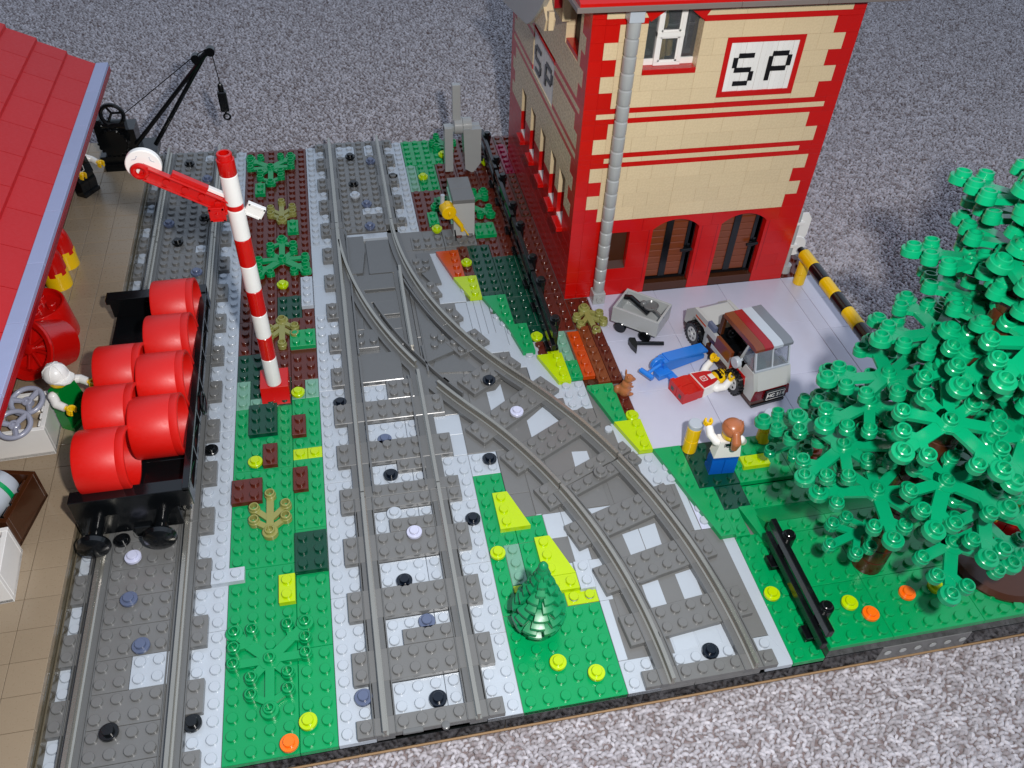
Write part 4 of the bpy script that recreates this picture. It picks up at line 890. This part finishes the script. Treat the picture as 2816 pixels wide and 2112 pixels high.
# ---------------------------------------------------------------- barrier, bollards, road sign
def bollard(x, y, z, label, cap=True, h=1.2):
    t = thing('bollard', label, 'bollard', (x, y, z), 0, 'yellow bollards')
    for k in range(2): obj('post', MB().lathe([(.46, k*h), (.5, k*h+.05), (.5, k*h+h-.03), (.46, k*h+h-.01)], 22), 'yellow', t)
    if cap: obj('post_cap', MB().lathe([(.47, 2*h), (.5, 2*h+.04), (.5, 2*h+.34), (.45, 2*h+.4)], 22), 'light_grey', t)
bollard(31.5, 16.5, .4, 'yellow bollard with grey cap left of the woman'); bollard(37.1, 16.5, .4, 'yellow bollard with grey cap right of the woman, by the tree'); bollard(43.2, 16.6, .4, 'yellow bollard with grey cap hidden under the tree branches')
bollard(48.3, 34.1, .03, 'yellow bollard under the end of the striped barrier', False, 1.1)
ba = thing('barrier_pole', 'long yellow and black striped barrier pole along the right edge of the car park', 'barrier', (48.05, 34, 3.05))
obj('pin', MB().lathe([(.3, .2), (.3, .95), (.24, 1.0)], 16, (0,0,0), 'Y'), 'black', ba)
for k in range(9):
    y1 = .25-k*1.98; obj('band', MB().lathe([(.5, y1), (.54, y1-.05), (.54, y1-1.9), (.5, y1-1.96)], 24, (0,0,0), 'Y'), 'yellow' if k % 2 == 0 else 'black', ba)
sg = thing('road_sign', 'white road signs on a grey pole behind the barrier', 'sign', (47.6, 35.7, 0))
obj('foot', MB().lathe([(.3, 0), (.5, .25), (.5, 1.0), (.4, 1.05)], 18), 'pipe_grey', sg); obj('pole', MB().tube((0,0,.9), (-.15,0,6.7), .2, n=14), 'pipe_grey', sg)
obj('sign_plate', MB().prism([(.1, 3.3), (.85, 3.3), (1.15, 4.0), (1.15, 5.6), (.75, 6.2), (.1, 6.2)], .1, .25, 'Y').box(-.25, -.2, 5.2, .4, .12, 5.5, .02), 'white', sg)
obj('sign_plate', MB().lathe([(.95, 0), (1.0, .05), (1.0, .15)], 24, (.35, .0, 2.9), 'Y').box(-.25, -.25, 2.9, .4, .02, 3.2, .02), 'white', sg)

# ---------------------------------------------------------------- van
vn = thing('van', 'light grey and brown camper van with striped roof parked on the tiles', 'van', (39.15, 20.2, .05), math.radians(9.8))
def vb(x0,y0,z0,x1,y1,z1,m,n='panel',c=.03): return obj(n, MB().box(x0,y0,z0,x1,y1,z1,c), m, vn)
vb(-1.6, .0, .35, 1.6, 10, .75, 'dark_brown', 'chassis'); vb(-1.45, -.1, .1, 1.45, 3.0, .35, 'black', 'chassis'); vb(-1.5, 9.4, .3, 1.5, 10.2, .8, 'black', 'bumper')
for sgn in (-1, 1):
    x0, x1 = (-1.62, -1.3) if sgn < 0 else (1.3, 1.62)
    obj('side_panel', MB().prism([(0.05, .76), (1.0, .76), (1.3, 1.75), (2.9, 1.75), (3.3, .76), (3.5, .76), (3.5, 2.2), (2.0, 2.2), (1.7, 3.1), (.55, 3.1), (.05, 1.9)], x0, x1, 'X'), 'warm_grey', vn)
    obj('wheel_arch', MB().prism([(1.1, 1.3), (1.35, 1.78), (2.9, 1.78), (3.25, 1.3), (3.3, 2.1), (1.3, 2.2)], x0-.03*(1 if sgn < 0 else -1), x0+.3 if sgn < 0 else x1-.0, 'X'), 'red', vn)
    vb(x0, 3.5, .76, x1, 6.6, 1.16, 'dark_brown'); vb(x0, 3.5, 1.17, x1, 6.0, 1.6, 'warm_grey'); vb(x0, 3.5, 1.6, x1, 5.6, 2.7, 'red_brown', 'door'); vb(x0, 5.6, 1.6, x1, 6.8, 2.0, 'dark_brown'); vb(x0, 5.6, 2.0, x1, 6.6, 2.6, 'warm_grey'); vb(x0, 6.0, 2.6, x1, 7.0, 3.1, 'blue_grey')
    vb(x0, 6.6, .76, x1, 7.1, 2.0, 'warm_grey'); obj('side_panel', MB().prism([(6.6, 2.0), (7.1, 1.9), (7.4, 2.1), (8.9, 2.1), (9.3, .8), (10, .8), (10, 2.0), (9.0, 2.9), (7.0, 3.0), (6.6, 2.6)], x0, x1, 'X'), 'warm_grey', vn)
    vb(x0-.01, 7.1, 2.3, x1+.01, 8.7, 2.5, 'dark_orange', 'trim')
obj('rear_panel', MB().prism([(-.05, 1.75), (.55, 3.12), (.95, 3.12), (.6, 1.75)], -1.3, 1.3, 'X'), 'warm_grey', vn); vb(-1.3, .0, .76, 1.3, .5, 1.75, 'dark_red', 'rear_panel')
obj('tail_light', MB().prism([(-1.62, .8), (-.62, .8), (-.62, 1.7), (-1.45, 1.7)], -.08, .05, 'Y'), 'trans_red', vn); obj('tail_light', MB().prism([(1.2, .8), (1.66, .8), (1.5, 1.7), (1.2, 1.7)], -.08, .05, 'Y'), 'trans_red', vn)
vb(-.6, -.28, .76, 1.1, -.02, 1.64, 'black', 'number_plate_holder')
npf = MB()
for a in ((-.5,.82,1.06,.85),(-.5,1.55,1.06,1.58),(-.5,.82,-.46,1.58),(1.02,.82,1.06,1.58)): npf.box(a[0], -.3, a[1], a[2], -.285, a[3])
obj('number_plate', npf, 'white', vn)
fc = D.curves.new('lettering', 'FONT'); fc.body = 'HC 514'; fc.size = .46; fc.align_x = 'CENTER'; fc.align_y = 'CENTER'; fc.extrude = .008; fc.offset = .008; fc.materials.append(MATS['white'])
fo = link('lettering', fc); bpy.context.view_layer.update(); fm = D.meshes.new_from_object(fo.evaluated_get(bpy.context.evaluated_depsgraph_get())); D.objects.remove(fo); D.curves.remove(fc)
fo = link('lettering', fm, vn, (.28, -.295, 1.2)); fo.rotation_euler = (PI/2, 0, 0)
obj('rear_window', MB().prism([(.6, 3.12), (1.15, 4.75), (1.2, 4.75), (.66, 3.12)], -1.45, 1.45, 'X'), 'glass', vn)
wf = MB()
for x in (-1.5, -.06, 1.38):
    wf.prism([(.57, 3.12), (1.12, 4.75), (1.28, 4.75), (.75, 3.12)], x, x+.12, 'X')
wf.box(-1.5, .55, 3.12, 1.5, .8, 3.28); obj('window_frame', wf, 'light_grey', vn)
obj('side_window', MB().prism([(.8, 3.12), (1.3, 4.72), (1.9, 4.72), (2.2, 3.12)], -1.55, -1.48, 'X').prism([(.8, 3.12), (1.3, 4.72), (1.9, 4.72), (2.2, 3.12)], 1.48, 1.55, 'X'), 'glass', vn)
obj('window_post', MB().prism([(1.9, 4.72), (2.05, 4.72), (2.5, 3.12), (2.3, 3.12)], -1.58, -1.4, 'X').prism([(1.9, 4.72), (2.05, 4.72), (2.5, 3.12), (2.3, 3.12)], 1.4, 1.58, 'X'), 'warm_grey', vn)
for i, (m, a, c_) in enumerate((('red_brown', -1.62, -.85), ('dark_red', -.85, -.1), ('light_grey', -.1, .75), ('stone_grey', .75, 1.62))):
    obj('roof_stripe', MB().prism([(1.0, 4.76), (1.0, 5.0), (1.4, 5.14), (5.4, 5.14), (5.4, 4.76)], a+.01, c_-.01, 'X'), m, vn)
vb(-1.28, .85, 3.0, 1.28, 2.6, 3.1, 'light_grey', 'pane_brightener'); vb(-1.55, 5.3, 3.0, -1.25, 5.7, 4.76, 'dark_brown', 'window_post'); vb(1.25, 5.3, 3.0, 1.55, 5.7, 4.76, 'dark_brown', 'window_post')  # light grey board added behind the rear glass to brighten it
vb(-1.3, 3.2, .8, 1.3, 5.8, 1.1, 'black', 'cabin_floor'); vb(-1.1, 2.6, .9, 1.1, 3.3, 2.9, 'black', 'seat'); vb(-1.28, 5.9, .9, 1.28, 6.5, 3.0, 'black', 'dashboard')
sw_ = MB().torus((-.4, 5.3, 2.9), .42, .07, 22, 8, 'Y'); sw_.tube((-.4, 5.3, 2.9), (-.4, 5.9, 2.6), .09, n=8); obj('steering_wheel', sw_, 'black', vn)
vb(-1.3, 6.6, 2.2, 1.3, 8.8, 2.9, 'warm_grey', 'bonnet'); obj('bonnet', MB().prism([(8.8, 2.9), (8.8, .8), (10.0, .8), (10.0, 1.9)], -1.3, 1.3, 'X'), 'light_grey', vn); obj('windscreen', MB().prism([(6.9, 2.92), (6.2, 4.0), (6.35, 4.0), (7.1, 2.92)], .3, 1.3, 'X'), 'red_brown', vn)
for x in (-1.0, 1.0): obj('headlight', MB().lathe([(.32, 10.0), (.32, 10.15), (.2, 10.2)], 16, (x, 0, 1.4), 'Y'), 'chrome', vn)
obj('mirror', MB().lathe([(.42, -2.15), (.45, -2.1), (.45, -1.8)], 20, (0, 2.3, 2.9), 'X').tube((-1.8, 2.3, 2.9), (-1.4, 2.3, 3.1), .12, n=8), 'light_grey', vn)
def wheel(parent, x, y, z, r=1.0):
    b = MB().lathe([(r*.62, -.32), (r*.9, -.34), (r, -.26), (r, .26), (r*.9, .34), (r*.62, .32)], 30, (x, y, z), 'X')
    for k in range(22):
        a = 2*PI*k/22; q = Matrix.Translation((x, y, z)) @ Matrix.Rotation(a, 4, 'X'); b.M = q; b.box(-.32, -.06, r*.96, .32, .06, r*1.07); b.M = None
    w = obj('wheel', b, 'black', parent)
    h = MB().lathe([(r*.6, -.34), (r*.62, -.3), (r*.62, .3), (r*.6, .34)], 24, (x, y, z), 'X')
    h.lathe([(.16, -.42), (.18, -.38), (.18, .38), (.16, .42)], 14, (x, y, z), 'X')
    obj('rim', h, 'hub_grey', w)
    hs = MB()
    for k in range(5):
        a = 2*PI*k/5; hs.lathe([(.1, -.352), (.1, -.345)], 10, (x, y+.38*math.cos(a), z+.38*math.sin(a)), 'X')
    obj('rim_hole', hs, 'black', w)
for yv in (2.1, 8.1): wheel(vn, -1.72, yv, 1.0); wheel(vn, 1.72, yv, 1.0)

# ---------------------------------------------------------------- trolley, tools, squirrel
ct = thing('hand_trolley', 'light grey open trolley of tools in front of the garage doors', 'trolley', (32.2, 30.35, .05), math.radians(-41))
for a in ((-2,-1.45,.9,2,1.45,1.05),(-2,-1.45,1.05,2,-1.25,2.35),(-2,1.25,1.05,2,1.45,2.35),(-2,-1.25,1.05,-1.8,1.25,2.35),(1.8,-1.25,1.05,2,1.25,2.35)): obj('panel', MB().box(*a, .02), 'pipe_grey', ct)
obj('axle', MB().box(-1.4, -.9, .45, 1.3, .9, .88, .05), 'black', ct)
for x in (-1.15, 1.05):
    for y in (-1.5, 1.1): obj('wheel', MB().lathe([(.46, 0), (.52, .06), (.52, .3), (.44, .36)], 22, (x, y, .52), 'Y'), 'black', ct)
def tool(name, mb, mat, label, cat): tag(obj(name, mb, mat), label, cat)
tool('spanner', MB().path([(31.2, 31.9, 2.2), (31.6, 31.5, 2.4), (32.3, 30.9, 1.9), (32.8, 30.2, 1.6)], .22, 10), 'black', 'black wrench lying in the grey trolley', 'wrench')
tool('frying_pan', MB().lathe([(.2, 0), (.6, .05), (.65, .22), (.6, .25), (.5, .12)], 22, (33.0, 30.5, 2.0)).tube((33.0, 30.2, 2.15), (33.4, 28.7, 2.3), .1, n=10).ball((32.5, 30.9, 2.1), .3, 12, 8), 'track_grey', 'grey round tool with a long handle in the trolley', 'tool')
hm = MB().tube((31.2, 28.25, .3), (33.5, 27.85, .3), .17, n=12).prism([(30.85, 28.75), (31.3, 28.65), (31.25, 27.9), (31.0, 27.2), (30.75, 27.9), (30.7, 28.5)], .08, .55)
tool('hammer', hm, 'black', 'black hammer lying on the tiles below the trolley', 'hammer')
jk = thing('trolley_jack', 'blue trolley jack with T handle pushed towards the van', 'jack', (32, 24.9, .03), math.radians(17))
obj('jack_body', MB().prism([(.3, .1), (4.3, .1), (4.3, .45), (.5, 1.25), (.2, 1.2)], -.35, .5, 'Y').box(.2, -.42, 1.1, .6, .56, 1.3, .03), 'blue', jk)
obj('jack_top', MB().prism([(.6, 1.22), (4.5, .72), (4.5, .9), (.6, 1.36)], -.42, .58, 'Y'), 'blue', jk)
obj('jack_drum', MB().lathe([(.62, -.1), (.66, -.05), (.66, .2), (.6, .26)], 26, (-.05, 0, .9), 'Y').box(-.5, -.9, .05, .7, -.1, .55, .03).box(.3, -1.6, .05, .9, -.6, .4, .03), 'blue', jk)
obj('jack_handle', MB().tube((-.1, -.25, 1.1), (-1.5, -.5, .9), .14, n=12).tube((-1.35, -1.1, .9), (-1.65, .1, .9), .21, n=14), 'blue', jk)
sq = MB().ball((0, 0, .55), .58, 18, 12, (.85, .95, 1.05)).ball((.05, -.05, 1.1), .42, 16, 10, (.85, .9, 1.1)).ball((.2, -.1, 1.75), .36, 16, 10, (1, .95, 1)).ball((.5, -.15, 1.68), .18, 12, 8).ball((.65, -.15, 1.66), .1, 10, 6)
sq.ball((-.05, .1, 2.25), .12, 10, 8, (.7, 1, 2.6)).ball((.05, -.3, 2.0), .12, 10, 8, (.8, .8, 1.6)).ball((.45, -.2, .15), .2, 12, 8, (1.6, .8, .8)).ball((.45, .25, .15), .2, 12, 8, (1.6, .8, .8)).ball((-.5, .15, .5), .3, 12, 8, (.9, .9, 1.4)).tube((.3, -.25, 1.1), (.6, -.2, .9), .1, n=8).tube((.3, .2, 1.1), (.6, .1, .9), .1, n=8)
so = obj('toy_animal', sq, 'nougat', None, (28.6, 22.9, .12), math.radians(0)); rm = so.modifiers.new('merge', 'REMESH'); rm.mode = 'VOXEL'; rm.voxel_size = .07; rm.use_smooth_shade = True
tag(so, 'small brown sitting animal with upright ear at the edge of the car park', 'toy animal')

# ---------------------------------------------------------------- red and tan goods building
bd = thing('goods_building', 'tall red and tan brick building with arched garage doors', 'building', (27, 35, 0))
def BR(face, a0, a1, z0, z1, mat, name='brick', proud=0.0):
    """a brick of the front (face F, along x) or left wall (face L, along y)"""
    w = a1-a0; h = z1-z0
    if face == 'F':
        me = cached(('bF', round(w,3), round(h,3), mat, name), lambda: MB().box(.005, 0, .005, w-.005, .98, h-.005, .009).mesh(name, mat)); link(name, me, bd, (a0-27, -proud, z0))
    else:
        me = cached(('bL', round(w,3), round(h,3), mat, name), lambda: MB().box(0, .005, .005, .98, w-.005, h-.005, .009).mesh(name, mat)); link(name, me, bd, (-proud, a0-35, z0))
def course(face, segs, z0, z1, name='brick', L=4, ph=0):
    for a0, a1, mat in segs:
        a = a0; first = True
        while a1-a > .01:
            d = L if not first else (L if ph == 0 else ph); first = False
            e = min(a+d, a1)
            if a1-e < .9 and a1-e > .01: e = a1
            BR(face, a, e, z0, z1, mat, name); a = e
def cut(segs, lo, hi):
    out = []
    for a, b_, m in segs:
        if b_ <= lo or a >= hi: out.append((a, b_, m)); continue
        if a < lo: out.append((a, lo, m))
        if b_ > hi: out.append((hi, b_, m))
    return out
FX0, FX1 = 27, 47
# front
course('F', cut(cut([(28, FX1, 'red')], 34, 38), 40, 44), 0.02, .4, 'brick', 5)
for k in range(6):
    z0 = .4+1.2*k; z1 = z0+1.2; s = [(28 if k % 2 else 27.98, FX1, 'red')]
    s = [(27.98, FX1, 'red')]
    if z1 <= 6.5: s = cut(cut(s, 34, 38), 40, 44)
    if 2.8 <= z0 < 6.4: s = cut(s, 30, 32)
    if k == 5: s = [(27.98, 33, 'red'), (45, FX1, 'red')]
    course('F', s, z0, z1, 'brick', 4, 2*(k % 2))
def arch(xc, hw, x0, x1, zs, zt, zc):
    n = 16; top = []; P_ = []
    R = (hw*hw+(zc-zs)**2)/(2*(zc-zs)); cz = zc-R
    for i in range(n+1):
        x = xc-hw+2*hw*i/n; P_.append((x, cz+math.sqrt(max(R*R-(x-xc)**2, 0))))
    b = MB()
    for (xa, za), (xb, zb) in zip(P_, P_[1:]): b.prism([(xa, za), (xb, zb), (xb, zt), (xa, zt)], 0, .98, 'Y')
    b.box(x0, 0, zs, xc-hw, .98, zt); b.box(xc+hw, 0, zs, x1, .98, zt)
    b.v = [(v[0]-27, v[1], v[2]) for v in b.v]
    return b
obj('arch_brick', arch(36, 2, 33.01, 38.99, 6.41, 7.59, 7.25), 'red', bd); obj('arch_brick', arch(42, 2, 39.01, 44.99, 6.41, 7.59, 7.25), 'red', bd)
for k in range(6, 20):
    z0 = .4+1.2*k; z1 = z0+1.2; q = 28 if k in (7, 9, 11, 15, 17) else 29
    if k in (10, 13, 19):
        e = 29 if k == 10 else 28
        for j in range(3):
            za = z0+.4*j; s = [(27.98, FX1, 'red')] if j != 1 else [(27.98, e, 'red'), (e, 75-e-1, 'tan'), (75-e-1, FX1, 'red')]
            if k == 19: s = cut(s, 31, 35)
            course('F', s, za, za+.4, 'brick', 6, 3*(j % 2))
        continue
    s = [(27.98, q, 'red'), (q, 74-q, 'tan'), (74-q, FX1, 'red')]
    if k in (16, 17, 18): s = cut(s, 31, 35)
    if k in (14, 15, 16, 17): s = cut(s, 37, 43)
    if k == 14: s += [(37, 43, 'tan')] if False else []
    course('F', s, z0, z1, 'brick', 2 if k % 2 else 3, (k % 2))
course('F', cut([(29, 45, 'tan')], 31.5, 34.5), 24.4, 24.75, 'brick', 5)
sill = obj('window_sill', MB().box(4.01, -.08, 19.61, 7.99, .95, 20.0, .03), 'red', bd)
course('F', [(37, 43, 'tan')], 17.22, 17.58, 'brick', 3)
# red framed sign with letters of black plates
for a in ((10,17.6,16,18.0),(10,21.6,16,22.0),(10,18.0,10.4,21.6),(15.6,18.0,16,21.6)): obj('sign_frame', MB().box(a[0], -.01, a[1], a[2], .95, a[3], .015), 'red', bd)
for i in range(13): obj('sign_strip', MB().box(10.4+.4*i+.006, .06+.012*(i % 3), 18.0, 10.8+.4*i-.006, .9, 21.6, .012), 'white', bd)
def glyph(cells, fx, mat='black'):
    for (a0, z0, a1, z1) in cells: obj('letter_plate', fx(a0, z0, a1, z1), mat, bd)
S_ = [(38.15,20.45,39.35,20.8),(37.8,19.75,38.15,20.5),(38.0,19.4,39.3,19.76),(39.2,18.75,39.55,19.45),(38.1,18.4,39.25,18.75)]
P__ = [(40.5,18.7,40.85,20.5),(40.75,20.5,42.0,20.86),(41.95,19.75,42.3,20.55),(40.85,19.4,42.0,19.76)]
glyph(S_+P__, lambda a0, z0, a1, z1: MB().box(a0-27, .02, z0, a1-27, .2, z1, .01))
# upper window of two white sashes with clear panes beside them
w = obj('window', MB().box(4.95, .55, 20.0, 6.95, .9, 20.25, .02).box(4.95, .5, 22.0, 6.95, .9, 22.35, .02).box(4.95, .55, 24.1, 6.95, .9, 24.4, .02).box(4.95, .55, 20.2, 5.25, .9, 24.1, .02).box(6.65, .55, 20.2, 6.95, .9, 24.1, .02).box(4.02, .7, 20.0, 4.95, .9, 20.45, .02).box(6.95, .7, 20.0, 7.98, .9, 20.45, .02), 'white', bd)
wf_ = MB()
for z in (20.25, 22.35):
    wf_.box(5.25, .62, z, 6.65, .7, z+.12).box(5.25, .62, z+1.63, 6.65, .7, z+1.75).box(5.25, .62, z, 5.37, .7, z+1.75).box(6.53, .62, z, 6.65, .7, z+1.75)
obj('sash', wf_, 'white', w)
obj('pane', MB().box(5.2, .75, 20.2, 6.7, .78, 24.2).box(4.05, .8, 20.4, 4.98, .84, 24.3).box(6.92, .8, 20.4, 7.95, .84, 24.3), 'glass', w)
for s in (-1, 1):
    b = MB().prism([(6+s*2.35, 24.05), (6+s*1.9, 23.35), (6+s*.55, 24.3), (6+s*.4, 24.8), (6+s*1.6, 24.8)], -.06, .9, 'Y'); obj('arch_trim', b, 'red', bd)
rm_ = MB().box(3.0, 2.2, 19.2, 10, 2.4, 24.6)
obj('room_back', rm_, 'interior_dark', bd); obj('room_floor', MB().box(3, 1, 19.2, 10, 2.2, 19.4), 'dark_brown', bd)
obj('curtain', MB().lathe([(.28, 20), (.35, 21), (.22, 22)], 14, (5.7, 1.3, 0)).lathe([(.3, 20.4), (.25, 21.5)], 12, (6.3, 1.5, 0)).lathe([(.3, 22.4), (.35, 23.1), (.2, 23.6)], 12, (5.6, 1.4, 0)), 'ochre', bd)
obj('furniture', MB().box(4.0, 1.5, 20.4, 5.0, 2.0, 20.7).box(7.0, 1.5, 20.4, 8.0, 2.0, 20.7).box(4, 1.5, 22.4, 8, 1.8, 22.55).box(4.4, 1.4, 20.7, 4.55, 1.55, 24).box(7.4, 1.4, 20.7, 7.55, 1.55, 24), 'track_grey', bd)
# garage doors of brown planks with black straps
for xd in (34, 40):
    x = xd-27
    d = obj('garage_door', MB().box(x+.05, .55, .9, x+.2, .8, 7.2).box(x+.05, .55, .9, x+3.95, .8, 1.15).box(x+3.55, .5, .9, x+3.95, .8, 7.2), 'black', bd)
    for k in range(9):
        z = 1.15+k*.68; obj('plank', MB().box(x+.2, .6, z+.01, x+3.6, .85, z+.66, .06), 'red_brown', d)
    for a in (1.35, 3.25): obj('strap', MB().box(x+a, .5, 1.1, x+a+.62, .62, 7.3, .03), 'black', d)
    obj('handle', MB().tube((x+2.9, .25, 3.9), (x+3.9, .25, 3.95), .14, n=12).tube((x+3.7, .25, 3.95), (x+3.7, .6, 3.95), .12, n=10).box(x+3.45, .45, 3.5, x+3.75, .52, 4.4, .02), 'black', d)
    obj('door_step', MB().box(x+.02, .0, .03, x+3.98, .9, .85, .03), 'dark_brown', bd)
    for s in (-.35, 4.3): obj('groove', MB().box(x+s, -.012, 1.2, x+s+.05, .0, 6.4), 'dark_red', bd)
pn = obj('small_window', MB().box(3.02, .5, 2.8, 4.98, .7, 6.38, .02), 'dark_brown', bd); obj('sill', MB().prism([(.0, 2.82), (.5, 3.3), (.5, 2.82)], 3.02, 4.98, 'X'), 'dark_brown', pn)
# left wall
LW = [(37.9,39.8),(41.0,42.8),(44.9,46.7),(48.8,50.6),(52.7,54.5)]
LY1 = 60
course('L', [(35, LY1, 'red')], .02, .4, 'brick', 6)
for k in range(20):
    z0 = .4+1.2*k; z1 = z0+1.2
    if k < 6: s = [(35, LY1, 'red')]
    elif k in (10, 13, 19):
        e = 36
        for j in range(3):
            za = z0+.4*j; s = [(35, LY1, 'red')] if j != 1 else [(35, e, 'red'), (e, LY1-1, 'tan'), (LY1-1, LY1, 'red')]
            if k == 10: s = cut(s, 43.7, 51.1) if za > 12.9 else s
            if k == 13 and za < 16.9: s = cut(s, 43.7, 51.1)
            course('L', s, za, za+.4, 'brick', 8, 4*(j % 2))
        continue
    else:
        q = 36 if k in (6, 8, 11, 15, 17) else 37
        s = [(35, q, 'red'), (q, LY1+35-q, 'tan'), (LY1+35-q, LY1, 'red')]
        if k == 6: s = [(35, 36, 'red'), (36, LY1-1, 'tan'), (LY1-1, LY1, 'red')]
    if 5.2 <= z0 < 9.9 or (z0 < 5.2 < z1-.3):
        for lo, hi in LW: s = cut(s, lo, hi)
    if 13.0 < z0 < 16.0: s = cut(s, 43.7, 51.1)
    if 19.5 < z0 < 22.5: s = cut(s, 37.6, 41.2)
    course('L', s, z0, z1, 'brick', 4, 2*(k % 2))
for i, (lo, hi) in enumerate(LW):
    obj('window_sill', MB().box(-.5, lo-.3-35, 5.16, .3, hi-.3-35, 5.58, .03), 'red', bd)
    obj('window_fill', MB().box(.15, lo-35, 4.0, .95, hi-35, 5.3, .0), 'red', bd)
    wn = obj('window', MB().box(.62, lo-35, 5.3, .8, hi-35, 5.6).box(.62, lo-35, 5.3, .8, lo-35+.15, 10).box(.62, hi-35-.15, 5.3, .8, hi-35, 10).box(.02, lo-35+.01, 5.32, .6, hi-35-.01, 5.72), 'white', bd)
    obj('pane', MB().box(.7, lo-35+.1, 5.5, .73, hi-35-.1, 9.9), 'glass', wn)
    obj('window_head', MB().box(.0, lo-35, 9.95, .95, hi-35, 10.02), 'tan', bd)
for i in range(9): obj('sign_strip', MB().box(.06, 8.7+.82*i+.01, 12.95, .9, 8.7+.82*(i+1)-.01, 16.78, .012), 'white', bd)
obj('sign_frame', MB().box(-.03, 8.66, 16.75, .9, 16.1, 16.95, .01), 'red', bd)
def gl(a0, z0, a1, z1):
    y0 = 51.1-(a0-37.4)*7.3/5.2; y1 = 51.1-(a1-37.4)*7.3/5.2; s = 3.8/4.0
    return MB().box(-.01, y1-35, 13+(z0-17.8)*s, .2, y0-35, 13+(z1-17.8)*s, .01)
glyph(S_+P__, gl, 'black')
obj('window_sill', MB().box(.05, 2.6, 19.3, .95, 6.2, 19.95, .02), 'red', bd); obj('window_fill', MB().box(.75, 2.6, 19.6, .95, 6.2, 23.2), 'interior_dark', bd)
# far and right walls, dark sheets that paint the unlit interior
obj('wall', MB().box(1, 24.02, 0, 20, 24.98, 24.7), 'tan', bd); obj('wall', MB().box(19.02, 1, 0, 19.98, 24, 24.7), 'red', bd); obj('inner_floor', MB().box(1, 1, 8.2, 19, 24, 8.5), 'dark_brown', bd)
obj('inner_dark', MB().box(1.0, 1.0, .1, 1.1, 24, 24.6), 'interior_dark', bd); obj('inner_dark', MB().box(1.1, 1.0, .1, 19, 1.1, 19.2), 'interior_dark', bd)
# eaves and hipped roof
obj('eaves', MB().box(-1.7, -2.0, 24.8, 9.5, .6, 25.15, .03), 'eaves_grey', bd); obj('eaves', MB().box(9.52, -2.0, 24.8, 15.7, .6, 25.15, .03), 'eaves_grey', bd); obj('eaves', MB().box(15.72, -2.0, 24.8, 22, .6, 25.15, .03), 'eaves_grey', bd)
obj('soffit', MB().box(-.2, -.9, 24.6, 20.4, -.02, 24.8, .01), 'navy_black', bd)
for r in range(5):
    z = 25.15+1.2*r; obj('roof_row', MB().prism([(-1.9+2*r, z), (-1.9+2*r, z+.2), (.1+2*r, z+1.2), (.1+2*r, z)], -1.5+.9*r, 21.6-.9*r, 'X'), 'red', bd)
obj('roof_core', MB().box(0, .6, 24.76, 20, 24.6, 25.2).prism([(.6, 25.2), (10, 31), (16, 31), (24.6, 25.2)], 1, 19, 'X'), 'dark_red', bd)
# bay roof on the left wall, cut by the picture edge
obj('canopy', MB().prism([(37.0-35, 25.2), (45.6-35, 21.3), (54.6-35, 17.9), (44.9-35, 19.6), (43.3-35, 20.4), (40.9-35, 22.2), (38.2-35, 24.6)], -2.2, -1.8, 'X'), 'warm_grey', bd)
obj('canopy_bracket', MB().prism([(8.0, 20.5), (5.0, 21.0), (4.6, 21.9), (5.8, 22.6), (6.6, 23.6), (8.6, 21.4)], -2.0, -1.3, 'X').box(-1.9, 4.2, 21.3, -1.5, 4.6, 22.6, .03), 'tan', bd)
obj('canopy_column', MB().box(-.7, 5.0, 21.6, -.05, 7.6, 26, .02), 'tan', bd); obj('canopy_tile', MB().prism([(6.9, 24.0), (7.6, 26), (5.6, 26), (5.2, 22.5)], -1.3, -.72, 'X'), 'dark_red', bd)
# downpipe
dp = thing('downpipe', 'light grey jointed downpipe on the front of the red and tan building', 'downpipe', (29.75, 34.45, 0))
for k in range(19):
    z = 1.15+k*1.19; obj('pipe_piece', MB().lathe([(.43, z), (.48, z+.08), (.48, z+1.04), (.43, z+1.1), (.43, z+1.17)], 22), 'pipe_grey', dp)
obj('pipe_foot', MB().box(-.55, -.6, .05, .5, .45, 1.14, .03).lathe([(.3, -.62), (.3, -.75), (.2, -.76), (.2, -.65)], 18, (0, 0, .58), 'Y'), 'pipe_grey', dp)
obj('pipe_head', MB().box(-.55, -.55, 23.7, .5, .4, 24.75, .03), 'light_grey', dp)
